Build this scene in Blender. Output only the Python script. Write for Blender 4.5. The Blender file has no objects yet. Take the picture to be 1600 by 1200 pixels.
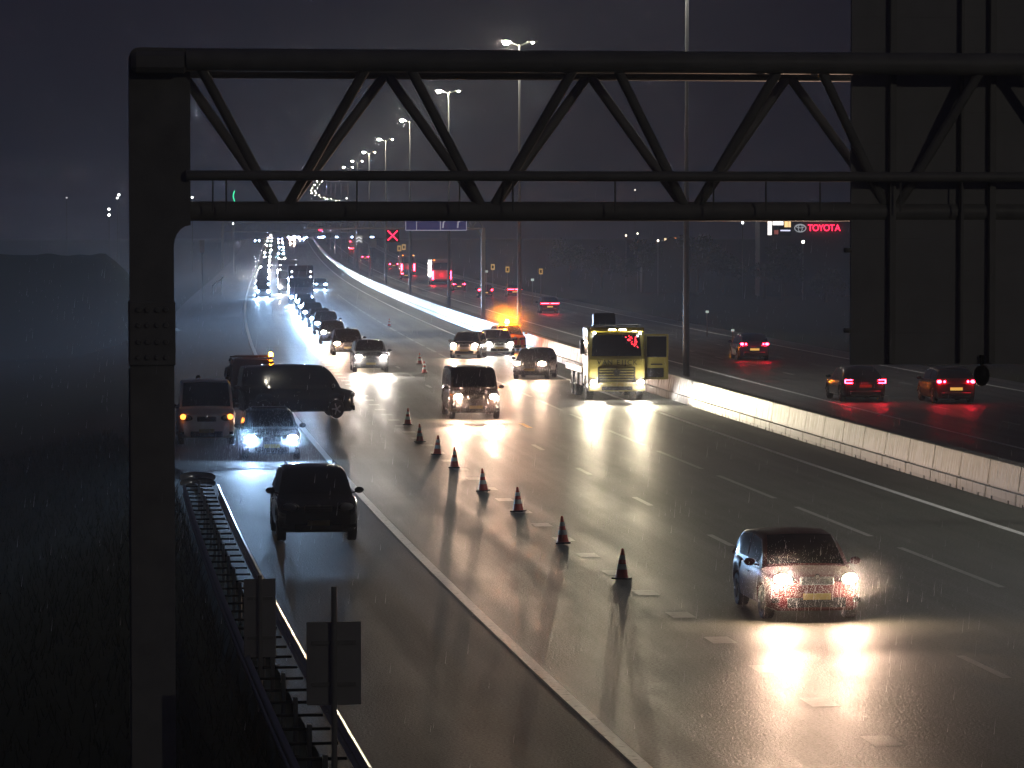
import bpy, math, random
from mathutils import Vector
R = math.radians
SC = bpy.context.scene
COL = SC.collection
rnd = random.Random(7)

# ------------------------------------------------------------------ camera
F_PX, HCAM, HORIZ = 5547.0, 6.9, 370.0
cd = bpy.data.cameras.new('camera'); cam = bpy.data.objects.new('camera', cd); COL.objects.link(cam)
cd.sensor_fit = 'HORIZONTAL'; cd.sensor_width = 36.0; cd.lens = 36.0 * F_PX / 1600.0
cd.clip_start = 0.5; cd.clip_end = 9000
cam.location = (0, 0, HCAM)
cam.rotation_euler = (R(90) - math.atan((600 - HORIZ) / F_PX), 0, 0)
SC.camera = cam

# ------------------------------------------------------------------ night sky, no sun
w = bpy.data.worlds.new('World'); SC.world = w; w.use_nodes = True
bg = w.node_tree.nodes['Background']
bg.inputs['Color'].default_value = (0.50, 0.45, 1.0, 1)
bg.inputs['Strength'].default_value = 0.0095
SC.view_settings.view_transform = 'Standard'; SC.view_settings.look = 'None'
SC.view_settings.exposure = 0.0; SC.view_settings.gamma = 1.0
SC.render.engine = 'CYCLES'
cy = SC.cycles
cy.max_bounces = 4; cy.diffuse_bounces = 2; cy.glossy_bounces = 3; cy.transmission_bounces = 3
cy.volume_bounces = 0; cy.transparent_max_bounces = 6
cy.sample_clamp_indirect = 12.0; cy.sample_clamp_direct = 0.0
cy.caustics_reflective = False; cy.caustics_refractive = False
cy.use_denoising = True

# ------------------------------------------------------------------ the road's line: X of the left edge line at depth Y
def X0(Y):
    x = -4.41 - 0.066 * Y + 12.45 * math.exp(-Y / 150.0)
    if Y > 1500: x += 8e-5 * (Y - 1500) ** 2
    return x
def dX(Y): return (X0(Y + .5) - X0(Y - .5))
def ZR(Y):
    Y = max(0, min(Y, 1225) - 450)
    return Y * Y * 1e-5
def P(Y, u, z=0.0): return Vector((X0(Y) + u, Y, ZR(Y) + z))
def HEAD(Y): return -math.atan(dX(Y))
def XW(px, Y): return (px - 800.0) / F_PX * Y          # world x of an image column at depth Y
def ZW(py, Y): return HCAM - (py - HORIZ) / F_PX * Y   # world z of an image row at depth Y

# ------------------------------------------------------------------ materials
MATS = {}
def pmat(name, col, rough=0.5, metal=0.0, spec=0.5, coat=0.0, noise=0.0, nscale=8.0, bump=0.0):
    if name in MATS: return MATS[name]
    m = bpy.data.materials.new(name); m.use_nodes = True
    nt = m.node_tree; b = nt.nodes['Principled BSDF']
    b.inputs['Base Color'].default_value = (*col, 1)
    b.inputs['Roughness'].default_value = rough; b.inputs['Metallic'].default_value = metal
    b.inputs['Specular IOR Level'].default_value = spec; b.inputs['Coat Weight'].default_value = coat
    if noise or bump:
        tc = nt.nodes.new('ShaderNodeTexCoord'); n = nt.nodes.new('ShaderNodeTexNoise')
        n.inputs['Scale'].default_value = nscale; n.inputs['Detail'].default_value = 6
        nt.links.new(tc.outputs['Object'], n.inputs['Vector'])
        if noise:
            mr = nt.nodes.new('ShaderNodeMapRange')
            mr.inputs['To Min'].default_value = 1 - noise; mr.inputs['To Max'].default_value = 1 + noise
            nt.links.new(n.outputs['Fac'], mr.inputs['Value'])
            mx = nt.nodes.new('ShaderNodeVectorMath'); mx.operation = 'SCALE'
            mx.inputs[0].default_value = col
            nt.links.new(mr.outputs[0], mx.inputs['Scale']); nt.links.new(mx.outputs[0], b.inputs['Base Color'])
            mr2 = nt.nodes.new('ShaderNodeMapRange')
            mr2.inputs['To Min'].default_value = max(0.02, rough * .7); mr2.inputs['To Max'].default_value = min(1, rough * 1.3)
            nt.links.new(n.outputs['Fac'], mr2.inputs['Value']); nt.links.new(mr2.outputs[0], b.inputs['Roughness'])
        if bump:
            bp = nt.nodes.new('ShaderNodeBump'); bp.inputs['Strength'].default_value = bump
            nt.links.new(n.outputs['Fac'], bp.inputs['Height']); nt.links.new(bp.outputs[0], b.inputs['Normal'])
    MATS[name] = m
    return m
def emat(name, col, strength, sample=True):
    if name in MATS: return MATS[name]
    m = bpy.data.materials.new(name); m.use_nodes = True
    nt = m.node_tree; b = nt.nodes['Principled BSDF']
    b.inputs['Base Color'].default_value = (.5, .5, .5, 1); b.inputs['Roughness'].default_value = .2
    b.inputs['Emission Color'].default_value = (*col, 1); b.inputs['Emission Strength'].default_value = strength
    if not sample: m.cycles.emission_sampling = 'NONE'
    MATS[name] = m
    return m

def road_mat(name, base, rmin, rmax, bump):
    m = bpy.data.materials.new(name); m.use_nodes = True
    nt = m.node_tree; N = nt.nodes; L = nt.links; b = N['Principled BSDF']
    tc = N.new('ShaderNodeTexCoord'); uv = N.new('ShaderNodeUVMap'); uv.uv_map = 'uv'
    # grain of the porous asphalt
    g = N.new('ShaderNodeTexNoise'); g.inputs['Scale'].default_value = 24; g.inputs['Detail'].default_value = 2.5; g.inputs['Roughness'].default_value = .7
    L.new(tc.outputs['Object'], g.inputs['Vector'])
    # long wet bands along the wheel tracks
    mp = N.new('ShaderNodeMapping'); mp.inputs['Scale'].default_value = (1.15, 0.018, 1)
    L.new(uv.outputs['UV'], mp.inputs['Vector'])
    s = N.new('ShaderNodeTexNoise'); s.inputs['Scale'].default_value = 1.0; s.inputs['Detail'].default_value = 4; s.inputs['Roughness'].default_value = .6
    L.new(mp.outputs[0], s.inputs['Vector'])
    # puddled patches
    pt = N.new('ShaderNodeTexNoise'); pt.inputs['Scale'].default_value = .35; pt.inputs['Detail'].default_value = 5
    L.new(tc.outputs['Object'], pt.inputs['Vector'])
    ad = N.new('ShaderNodeMath'); ad.operation = 'MULTIPLY_ADD'; L.new(s.outputs['Fac'], ad.inputs[0]); ad.inputs[1].default_value = 1.5
    pm = N.new('ShaderNodeMath'); pm.operation = 'MULTIPLY'; pm.inputs[1].default_value = .5; L.new(pt.outputs['Fac'], pm.inputs[0]); L.new(pm.outputs[0], ad.inputs[2])
    mr = N.new('ShaderNodeMapRange'); mr.inputs['From Min'].default_value = .75; mr.inputs['From Max'].default_value = 1.25
    mr.inputs['To Min'].default_value = rmin; mr.inputs['To Max'].default_value = rmax
    L.new(ad.outputs[0], mr.inputs['Value']); L.new(mr.outputs[0], b.inputs['Roughness'])
    cr = N.new('ShaderNodeMapRange'); cr.inputs['From Min'].default_value = .3; cr.inputs['From Max'].default_value = .7
    cr.inputs['To Min'].default_value = .3; cr.inputs['To Max'].default_value = 1.9
    L.new(g.outputs['Fac'], cr.inputs['Value'])
    sc = N.new('ShaderNodeVectorMath'); sc.operation = 'SCALE'; sc.inputs[0].default_value = base
    L.new(cr.outputs[0], sc.inputs['Scale']); L.new(sc.outputs[0], b.inputs['Base Color'])
    bp = N.new('ShaderNodeBump'); bp.inputs['Strength'].default_value = bump; bp.inputs['Distance'].default_value = .025
    L.new(g.outputs['Fac'], bp.inputs['Height']); L.new(bp.outputs[0], b.inputs['Normal'])
    sr = N.new('ShaderNodeMapRange'); sr.inputs['From Min'].default_value = .36; sr.inputs['From Max'].default_value = .64
    sr.inputs['To Min'].default_value = .08; sr.inputs['To Max'].default_value = .95
    g2 = N.new('ShaderNodeTexNoise'); g2.inputs['Scale'].default_value = 17; g2.inputs['Detail'].default_value = 3; g2.inputs['Roughness'].default_value = .75
    L.new(tc.outputs['Object'], g2.inputs['Vector']); L.new(g2.outputs['Fac'], sr.inputs['Value']); L.new(sr.outputs[0], b.inputs['Specular IOR Level'])
    return m

def paint_line_mat(name, col):
    m = bpy.data.materials.new(name); m.use_nodes = True
    nt = m.node_tree; N = nt.nodes; L = nt.links; b = N['Principled BSDF']
    tc = N.new('ShaderNodeTexCoord')
    g = N.new('ShaderNodeTexNoise'); g.inputs['Scale'].default_value = 9; g.inputs['Detail'].default_value = 8
    geo = N.new('ShaderNodeNewGeometry'); L.new(geo.outputs['Position'], g.inputs['Vector'])
    r = N.new('ShaderNodeValToRGB'); r.color_ramp.elements[0].position = .28; r.color_ramp.elements[1].position = .46
    r.color_ramp.elements[0].color = (col[0]*.35, col[1]*.35, col[2]*.35, 1); r.color_ramp.elements[1].color = (*col, 1)
    L.new(g.outputs['Fac'], r.inputs['Fac']); L.new(r.outputs[0], b.inputs['Base Color'])
    b.inputs['Roughness'].default_value = .45
    g2 = N.new('ShaderNodeTexNoise'); g2.inputs['Scale'].default_value = 34; g2.inputs['Detail'].default_value = 3; L.new(geo.outputs['Position'], g2.inputs['Vector'])
    bp = N.new('ShaderNodeBump'); bp.inputs['Strength'].default_value = .7; bp.inputs['Distance'].default_value = .02
    L.new(g2.outputs['Fac'], bp.inputs['Height']); L.new(bp.outputs[0], b.inputs['Normal'])
    return m

M_road = road_mat('wet asphalt', (.068, .073, .060), .41, .53, 1.0)
M_road2 = road_mat('wet asphalt far carriageway', (.06, .06, .058), .37, .5, .9)
M_white = paint_line_mat('worn white road paint', (.78, .78, .76))
M_worn = paint_line_mat('faint lane paint', (.32, .32, .31))
M_dash_glint = paint_line_mat('beacon reflection on lane paint', (.85, .45, .03))  # colour holds the beacon's orange reflection on wet lane paint
M_grass = pmat('dark grass', (.024, .029, .014), .9, spec=.08, noise=.5, nscale=2.5, bump=.6)
M_steel = pmat('galvanised steel', (.36, .37, .38), .32, metal=.85, noise=.3, nscale=3)
M_gantry = pmat('dark painted gantry steel', (.36, .355, .335), .45, spec=.4, noise=.35, nscale=2.5)
M_signback = pmat('grey aluminium sign back', (.46, .455, .45), .55, spec=.4, noise=.25, nscale=1.5)
M_pole = pmat('grey lamp column', (.22, .22, .21), .4, metal=.3, noise=.25, nscale=2)
M_black = pmat('black plastic', (.012, .012, .013), .4)
M_matte = pmat('matt black plastic', (.008,.008,.008), .9, spec=.1)
M_tyre = pmat('tyre rubber', (.014, .014, .014), .7)
M_rim = pmat('alloy rim', (.35, .35, .36), .3, metal=.8)
M_glass = pmat('dark car glass', (.008, .008, .010), .05, spec=.8)
M_chrome = pmat('chrome trim', (.6, .6, .6), .15, metal=1)
M_plate_y = emat('lit yellow number plate', (1, .72, .12), .55)
M_plate_w = pmat('number plate', (.3, .22, .05), .4)
M_cone_r = pmat('orange red cone rubber', (.42, .04, .015), .45, noise=.2)
M_cone_w = pmat('white cone band', (.7, .7, .68), .4, noise=.2)
WARM, NEUT, COOL, TAIL, AMB = (1, .66, .46), (1, .90, .78), (.40, .64, 1), (1, .012, .03), (1, .19, .004)
M_hl = {'warm': emat('warm headlamp glow', WARM, 1000), 'neut': emat('white headlamp glow', NEUT, 900),
        'cool': emat('blue white headlamp glow', COOL, 1300)}
M_hl_far = {'warm': emat('far warm headlamp', WARM, 3500, False), 'neut': emat('far white headlamp', NEUT, 4500, False),
            'cool': emat('far blue white headlamp', COOL, 4500, False)}
M_off = pmat('unlit lamp glass', (.16, .16, .17), .1, spec=.7)
M_tail = emat('red tail lamp glow', TAIL, 90); M_taildim = emat('dim red tail lamp', TAIL, 2.5)
M_tail_far = emat('far red tail lamp', TAIL, 200, False)
M_amber = emat('amber indicator glow', AMB, 10)
M_hazard = emat('orange hazard lamp', (1,.24,.03), 6)
M_amber2 = emat('amber lamp glow', AMB, 1200)
M_beacon = emat('amber beacon glow', AMB, 6500)
M_marker = emat('white marker lamp glow', (.9, .95, 1), 25)
M_street = emat('street lamp glow', (1, .94, .76), 420)
M_street_big = emat('bright street lamp glow', (1, .93, .72), 3000)
M_street_mid = emat('near street lamp glow', (1, .93, .76), 1700)
M_street_far = emat('far street lamp glow', (1, .86, .60), 260, False)

# ------------------------------------------------------------------ mesh helpers
class MB:
    def __init__(s): s.v = []; s.f = []; s.uv = None
    def add(s, vs, fs):
        o = len(s.v); s.v += [tuple(v) for v in vs]; s.f += [tuple(i + o for i in f) for f in fs]; return s
    def box(s, c, d, rz=0.0, bev=0.0):
        x, y, z = d[0]/2, d[1]/2, d[2]/2
        if bev <= 0:
            vs = [(-x,-y,-z),(x,-y,-z),(x,y,-z),(-x,y,-z),(-x,-y,z),(x,-y,z),(x,y,z),(-x,y,z)]
            fs = [(0,3,2,1),(4,5,6,7),(0,1,5,4),(1,2,6,5),(2,3,7,6),(3,0,4,7)]
        else:
            b = min(bev, x*.9, y*.9, z*.9); vs = []; fs = []
            idx = {}
            for sx in (-1,1):
                for sy in (-1,1):
                    for sz in (-1,1):
                        for a in range(3):
                            p = [sx*(x-b), sy*(y-b), sz*(z-b)]; p[a] = (sx*x, sy*y, sz*z)[a]
                            idx[(sx,sy,sz,a)] = len(vs); vs.append(tuple(p))
            def q(*k): fs.append(tuple(idx[i] for i in k))
            for a in range(3):
                b1, b2 = (a+1)%3, (a+2)%3
                for sg in (-1,1):
                    ks = []
                    for (s1,s2) in ((-1,-1),(1,-1),(1,1),(-1,1)):
                        t = [0,0,0]; t[a]=sg; t[b1]=s1; t[b2]=s2; ks.append((t[0],t[1],t[2],a))
                    q(*(ks if sg > 0 else ks[::-1]))
            for a in range(3):
                b1, b2 = (a+1)%3, (a+2)%3
                for s1 in (-1,1):
                    for s2 in (-1,1):
                        t0=[0,0,0]; t0[a]=-1; t0[b1]=s1; t0[b2]=s2; t1=list(t0); t1[a]=1
                        k=[(*t0,b1),(*t1,b1),(*t1,b2),(*t0,b2)]
                        q(*(k if s1*s2 < 0 else k[::-1]))
            for sx in (-1,1):
                for sy in (-1,1):
                    for sz in (-1,1):
                        k=[(sx,sy,sz,0),(sx,sy,sz,1),(sx,sy,sz,2)]
                        q(*(k if sx*sy*sz > 0 else k[::-1]))
        cz, sz_ = math.cos(rz), math.sin(rz)
        vs = [(c[0]+v[0]*cz-v[1]*sz_, c[1]+v[0]*sz_+v[1]*cz, c[2]+v[2]) for v in vs]
        return s.add(vs, fs)
    def tube(s, a, b, r, r2=None, n=10):
        a, b = Vector(a), Vector(b); r2 = r if r2 is None else r2
        d = (b - a).normalized(); up = Vector((0,0,1)) if abs(d.z) < .95 else Vector((1,0,0))
        e = d.cross(up).normalized(); g = e.cross(d)
        vs = []
        for (c, rr) in ((a, r), (b, r2)):
            for i in range(n):
                t = 2*math.pi*i/n; vs.append(c + e*math.cos(t)*rr + g*math.sin(t)*rr)
        fs = [(i, i+n, (i+1)%n+n, (i+1)%n) for i in range(n)]
        fs += [tuple(range(n)), tuple(range(2*n-1, n-1, -1))]
        return s.add(vs, fs)
    def ell(s, c, r, nu=10, nv=6, rz=0.0):
        vs = [(0,0,-1)]; cz, sn = math.cos(rz), math.sin(rz)
        for j in range(1, nv):
            p = -math.pi/2 + math.pi*j/nv
            for i in range(nu):
                t = 2*math.pi*i/nu; vs.append((math.cos(p)*math.cos(t), math.cos(p)*math.sin(t), math.sin(p)))
        vs.append((0,0,1)); fs = []
        for i in range(nu): fs.append((0, 1+(i+1)%nu, 1+i))
        for j in range(nv-2):
            for i in range(nu):
                a = 1+j*nu+i; b_ = 1+j*nu+(i+1)%nu; fs.append((a, b_, b_+nu, a+nu))
        o = 1+(nv-2)*nu
        for i in range(nu): fs.append((o+i, o+(i+1)%nu, len(vs)-1))
        out = []
        for v in vs:
            x, y, z = v[0]*r[0], v[1]*r[1], v[2]*r[2]
            out.append((c[0]+x*cz-y*sn, c[1]+x*sn+y*cz, c[2]+z))
        return s.add(out, fs)
    def lathe(s, prof, c=(0,0,0), n=14, axis='z'):
        vs = []
        for (r, h) in prof:
            for i in range(n):
                t = 2*math.pi*i/n
                p = (r*math.cos(t), r*math.sin(t), h) if axis == 'z' else (h, r*math.cos(t), r*math.sin(t))
                vs.append((c[0]+p[0], c[1]+p[1], c[2]+p[2]))
        fs = []
        for j in range(len(prof)-1):
            for i in range(n): fs.append((j*n+i, j*n+(i+1)%n, (j+1)*n+(i+1)%n, (j+1)*n+i))
        fs.append(tuple(range(n-1,-1,-1))); fs.append(tuple(range((len(prof)-1)*n, len(prof)*n)))
        return s.add(vs, fs)
    def grid(s, rows):
        n = len(rows[0]); vs = [p for r in rows for p in r]
        fs = [(j*n+i, j*n+i+1, (j+1)*n+i+1, (j+1)*n+i) for j in range(len(rows)-1) for i in range(n-1)]
        return s.add(vs, fs)
    def extrude(s, poly, y0, y1):
        n = len(poly); vs = [(p[0], y0, p[1]) for p in poly] + [(p[0], y1, p[1]) for p in poly]
        fs = [tuple(range(n)), tuple(range(2*n-1, n-1, -1))] + [(i, i+n, (i+1)%n+n, (i+1)%n) for i in range(n)]
        return s.add(vs, fs)
    def mesh(s, name, mat, smooth=None):
        me = bpy.data.meshes.new(name); me.from_pydata(s.v, [], s.f); me.validate()
        if mat: me.materials.append(mat)
        if smooth:
            me.polygons.foreach_set('use_smooth', [True]*len(me.polygons))
            me.set_sharp_from_angle(angle=R(smooth))
        me.update(); return me
    def build(s, name, mat, parent=None, smooth=None, loc=None, rz=None):
        o = bpy.data.objects.new(name, s.mesh(name, mat, smooth)); COL.objects.link(o)
        if parent: o.parent = parent
        if loc is not None: o.location = loc
        if rz is not None: o.rotation_euler = (0,0,rz)
        return o

def tag(o, label=None, cat=None, group=None, kind=None):
    if label: o['label'] = label
    if cat: o['category'] = cat
    if group: o['group'] = group
    if kind: o['kind'] = kind
    return o
def empty(name, loc, rz=0.0):
    o = bpy.data.objects.new(name, None); COL.objects.link(o); o.location = loc; o.rotation_euler = (0,0,rz)
    o.empty_display_size = .3; return o
def inst(name, me, parent=None, loc=(0,0,0), rz=0.0, rot=None):
    o = bpy.data.objects.new(name, me); COL.objects.link(o); o.location = loc
    o.rotation_euler = rot if rot else (0,0,rz)
    if parent: o.parent = parent
    return o
def spot(parent, loc, aim, power, col, size, blend=.6, sx=1.0, radius=.05, name='lamp_beam'):
    l = bpy.data.lights.new(name, 'SPOT'); l.energy = power; l.color = col; l.spot_size = R(size); l.spot_blend = blend
    l.shadow_soft_size = radius
    o = bpy.data.objects.new(name, l); COL.objects.link(o); o.location = loc
    o.rotation_euler = Vector(aim).to_track_quat('-Z', 'Y').to_euler(); o.scale = (sx, 1, 1)
    if parent: o.parent = parent
    return o
def point(parent, loc, power, col, radius=.08, name='lamp_light'):
    l = bpy.data.lights.new(name, 'POINT'); l.energy = power; l.color = col; l.shadow_soft_size = radius
    o = bpy.data.objects.new(name, l); COL.objects.link(o); o.location = loc
    if parent: o.parent = parent
    return o
def text_mesh(body, size, depth, name, mat):
    cu = bpy.data.curves.new(name, 'FONT'); cu.body = body; cu.size = size; cu.extrude = depth; cu.align_x = 'CENTER'; cu.align_y = 'CENTER'
    t = bpy.data.objects.new(name, cu); COL.objects.link(t)
    dg = bpy.context.evaluated_depsgraph_get(); me = bpy.data.meshes.new_from_object(t.evaluated_get(dg))
    bpy.data.objects.remove(t); bpy.data.curves.remove(cu)
    me.materials.clear(); me.materials.append(mat); me.name = name
    return me

# ------------------------------------------------------------------ ground and roads
def stations():
    ys = []; y = -15.0
    while y < 2900:
        ys.append(y); y += 4 if y < 420 else (15 if y < 1000 else 40)
    ys.append(2900.0); return ys
YS = stations()
def ribbon(name, mat, u_fn, z, kind='structure', parent=None, y0=-15, y1=2900):
    rows = []; uvs = []
    for Y in [y for y in YS if y0 <= y <= y1]:
        us = u_fn(Y)
        rows.append([P(Y, u, z) for u in us]); uvs.append([(u, Y) for u in us])
    mb = MB().grid(rows); o = mb.build(name, mat, parent)
    lay = o.data.uv_layers.new(name='uv'); n = len(rows[0]); flat = [q for r in uvs for q in r]
    for lp in o.data.loops: lay.data[lp.index].uv = flat[lp.vertex_index]
    if kind: o['kind'] = kind
    return o
def smooth01(t): t = max(0, min(1, t)); return t*t*(3-2*t)
def left_edge(Y): return -4.15 - 2.2 * smooth01((Y - 92) / 40.0)
def ground_profile(Y):
    le = left_edge(Y)
    return [(-640,-.6),(-200,-.6),(-60,-.9),(-22,-1.4),(le-6,-1.3),(le-1.2,-.10),(le+.3,-.06),(17,-.06),(20,-.06),(35,-.06),(39,-.1),(46,-.9),(70,-.4),(200,-.3),(640,-.3)]
rows = [[P(Y, u, z) for (u, z) in ground_profile(Y)] for Y in YS]
tag(MB().grid(rows).build('ground', M_grass, smooth=60), kind='structure')
M_shoulder = road_mat('older shoulder asphalt', (.045, .044, .042), .58, .67, .9)
for n_ in M_shoulder.node_tree.nodes:
    if n_.type == 'MAP_RANGE' and abs(n_.inputs['To Max'].default_value - .95) < .001: n_.inputs['To Max'].default_value = .25
ribbon('hard_shoulder', M_shoulder, lambda Y: [left_edge(Y), -2, -.13], 0.0)
road = ribbon('road', M_road, lambda Y: [-.13, 3.65, 7.2, 10.8, 14.5, 17.6], 0.0)
far_road = ribbon('opposite_carriageway', M_road2, lambda Y: [20.6, 22.9, 26.4, 29.9, 33.4, 35.6], 0.0)
med = ribbon('median_strip', pmat('median gravel', (.06,.058,.052), .7, noise=.4, nscale=6, bump=.4), lambda Y: [17.6, 19.8, 20.6], .02)

# painted lines
def solid_line(name, u, wd, mat, parent, y0, y1):
    return ribbon(name, mat, lambda Y: [u - wd/2, u + wd/2], .006, None, parent, y0, y1)
solid_line('edge_line', 0.0, .2, M_white, road, -15, 1300)
solid_line('edge_line', 14.5, .2, M_white, road, -15, 1300)
solid_line('edge_line', 22.9, .2, M_white, far_road, -15, 1300)
solid_line('edge_line', 33.4, .2, M_white, far_road, -15, 1300)
def flat(w_, l_): return MB().add([(-w_/2,-l_/2,0),(w_/2,-l_/2,0),(w_/2,l_/2,0),(-w_/2,l_/2,0)], [(0,1,2,3)])
block_me = flat(.42, 1.0).mesh('block_marking', M_worn)
dash_me = flat(.15, 9.0).mesh('lane_dash', M_worn)
dash3_me = flat(.15, 3.0).mesh('lane_dash', M_worn)
dash_glint_me = flat(.2, 3.2).mesh('dash_glint', M_dash_glint)
Y = 36.2
while Y < 300:
    inst('block_marking', block_me, road, P(Y, 3.66, .003), HEAD(Y)); Y += 4.06
Y = 38.5
while Y < 420:
    inst('lane_dash', dash_me, road, P(Y, 10.85, .003), HEAD(Y)); Y += 11.9
Y = 33.0
while Y < 420:
    inst('lane_dash', dash3_me, road, P(Y, 7.2, .003), HEAD(Y)); Y += 11.9
for u in (26.4, 29.9):
    Y = 60.0
    while Y < 420:
        inst('lane_dash', dash3_me, far_road, P(Y, u, .007), HEAD(Y)); Y += 11.9
inst('dash_glint', dash_glint_me, road, P(129.5, 8.2, .012), HEAD(129)); inst('dash_glint', dash_glint_me, road, P(164, 11.2, .012), HEAD(164))  # two lane dashes coloured with the beacon's reflection

# ------------------------------------------------------------------ embankment of the slip road on the left
rows = []
rg_b = random.Random(4)
for i in range(121):
    t = i / 120.0
    xr = -113 + 88 * t; yc = 205 + 62 * t
    top = 6.35 - .9*t*t if t < .94 else (6.35 - .9*t*t) * (1 - smooth01((t - .94) / .06))
    top += rg_b.uniform(-.12, .12)
    rows.append([(xr + 3, yc - 26, -1.2), (xr + 2, yc - 16, -.9 + .2*top), (xr + 1, yc - 7, top*.62), (xr, yc, top), (xr - 1, yc + 5, top), (xr - 2, yc + 24, -1.2)])
tag(MB().grid(rows).build('embankment', M_grass, smooth=60), kind='structure')

# ------------------------------------------------------------------ concrete barrier
def concrete():
    m = bpy.data.materials.new('stained concrete'); m.use_nodes = True
    nt = m.node_tree; N = nt.nodes; L = nt.links; b = N['Principled BSDF']
    geo = N.new('ShaderNodeNewGeometry'); tc = N.new('ShaderNodeTexCoord'); oi = N.new('ShaderNodeObjectInfo')
    mp = N.new('ShaderNodeMapping'); mp.inputs['Scale'].default_value = (1, 4.5, .6)
    ad = N.new('ShaderNodeVectorMath'); ad.operation = 'ADD'
    sc = N.new('ShaderNodeMath'); sc.operation = 'MULTIPLY'; sc.inputs[1].default_value = 71
    L.new(oi.outputs['Random'], sc.inputs[0]); L.new(tc.outputs['Object'], ad.inputs[0]); L.new(sc.outputs[0], ad.inputs[1])
    L.new(ad.outputs[0], mp.inputs['Vector'])
    n = N.new('ShaderNodeTexNoise'); n.inputs['Scale'].default_value = 1; n.inputs['Detail'].default_value = 7; n.inputs['Roughness'].default_value = .65
    L.new(mp.outputs[0], n.inputs['Vector'])
    # rain streaks hang from the top edge
    sp = N.new('ShaderNodeSeparateXYZ'); L.new(tc.outputs['Object'], sp.inputs[0])
    h = N.new('ShaderNodeMapRange'); h.inputs['From Min'].default_value = .35; h.inputs['From Max'].default_value = 1.05
    h.inputs['To Min'].default_value = .16; h.inputs['To Max'].default_value = -.12
    L.new(sp.outputs['Z'], h.inputs['Value'])
    a2 = N.new('ShaderNodeMath'); a2.operation = 'ADD'; L.new(n.outputs['Fac'], a2.inputs[0]); L.new(h.outputs[0], a2.inputs[1])
    r = N.new('ShaderNodeValToRGB'); r.color_ramp.elements[0].position = .47; r.color_ramp.elements[1].position = .62
    r.color_ramp.elements[0].color = (.05,.045,.042,1); r.color_ramp.elements[1].color = (.46,.49,.54,1)
    ab = N.new('ShaderNodeMath'); ab.operation = 'ABSOLUTE'; L.new(sp.outputs['Y'], ab.inputs[0])
    jn = N.new('ShaderNodeMapRange'); jn.inputs['From Min'].default_value = 1.42; jn.inputs['From Max'].default_value = 1.59; jn.inputs['To Max'].default_value = -.16
    jn.inputs['To Min'].default_value = 0.0; L.new(ab.outputs[0], jn.inputs['Value'])
    a3 = N.new('ShaderNodeMath'); a3.operation = 'ADD'; L.new(a2.outputs[0], a3.inputs[0]); L.new(jn.outputs[0], a3.inputs[1])
    L.new(a3.outputs[0], r.inputs['Fac']); L.new(r.outputs[0], b.inputs['Base Color'])
    b.inputs['Roughness'].default_value = .55
    return m
M_conc = concrete()
BLK = 3.22
def barrier_block():
    mb = MB(); L2 = BLK/2 - .025
    # foot pieces with two drain notches between them
    cuts = [-L2, -.95, -.80, .80, .95, L2]
    for a, b_ in ((cuts[0],cuts[1]),(cuts[2],cuts[3]),(cuts[4],cuts[5])):
        vs = [(-.33,a,0),(.33,a,0),(.33,b_,0),(-.33,b_,0),(-.33,a,.08),(.33,a,.08),(.33,b_,.08),(-.33,b_,.08)]
        mb.add(vs, [(0,3,2,1),(4,5,6,7),(0,1,5,4),(1,2,6,5),(2,3,7,6),(3,0,4,7)])
    prof = [(-.325,.081),(-.315,.30),(-.21,.305),(-.21,.35),(-.262,.355),(-.17,1.0),(-.13,1.03),(.13,1.03),(.17,1.0),(.262,.355),(.21,.35),(.21,.305),(.315,.30),(.325,.081)]
    mb.extrude(prof, -L2, L2)
    return mb.mesh('block', M_conc)
blk = barrier_block()
bar = empty('concrete_barrier', P(70, 16.85, 0)); tag(bar, 'long stained white concrete block barrier along the right edge of the road', 'barrier')
Y = 70.0; k = 0
while Y < 720 and k < 205:
    loc = P(Y, 16.85, 0) - bar.location
    o = inst('block', blk, bar, loc, HEAD(Y)); Y += BLK*.997; k += 1
rows = [[P(y, 16.55, 0) - bar.location, P(y, 16.6, 1.0) - bar.location, P(y, 17.0, 1.0) - bar.location, P(y, 17.1, 0) - bar.location] for y in YS if y > Y - 10 and y < 1500]
tag(MB().grid(rows).build('far_run', M_conc, bar), kind='stuff')
hx = MB().box((0,0,0), (.03,.22,.24), bev=.01).build('number_plate', M_black, bar, P(102.2, 16.85 - .245, .62) - bar.location, rz=HEAD(100)) if False else None

# ------------------------------------------------------------------ double guardrail on the left
gr = empty('guardrail', P(34, -4.4, 0)); tag(gr, 'wet double-sided steel guardrail with cross bars beside the hard shoulder', 'guardrail')
WB = [(-.02,-.155),(.025,-.13),(.045,-.08),(.03,-.03),(-.015,0),(.03,.03),(.045,.08),(.025,.13),(-.02,.155)]
def wbeam(L, side):
    rows = []
    for y in (-L/2, 0, L/2): rows.append([(side*a, y, b_) for a, b_ in WB])
    mb = MB().grid(rows); rows2 = [[(side*(a-.008), y, b_) for a, b_ in WB] for y in (L/2, 0, -L/2)]
    mb.grid(rows2)
    return mb.mesh('rail', M_steel, 50)
wb = {1: wbeam(4.04, 1), -1: wbeam(4.04, -1)}
post_me = MB().box((0,0,.3),(.06,.11,.8), bev=.008).mesh('post', M_steel)
bar_me = MB().box((0,0,0),(.74,.03,.04), bev=.006).mesh('cross_bar', pmat('weathered dark steel',(.02,.02,.02),.6,metal=.3))
Y = 30.0
while Y < 90:
    for sd, u in ((1, -4.0), (-1, -4.85)):
        inst('rail', wb[sd], gr, P(Y, u, .6) - gr.location, HEAD(Y))
    Y += 4.0
Y = 29.0
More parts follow.
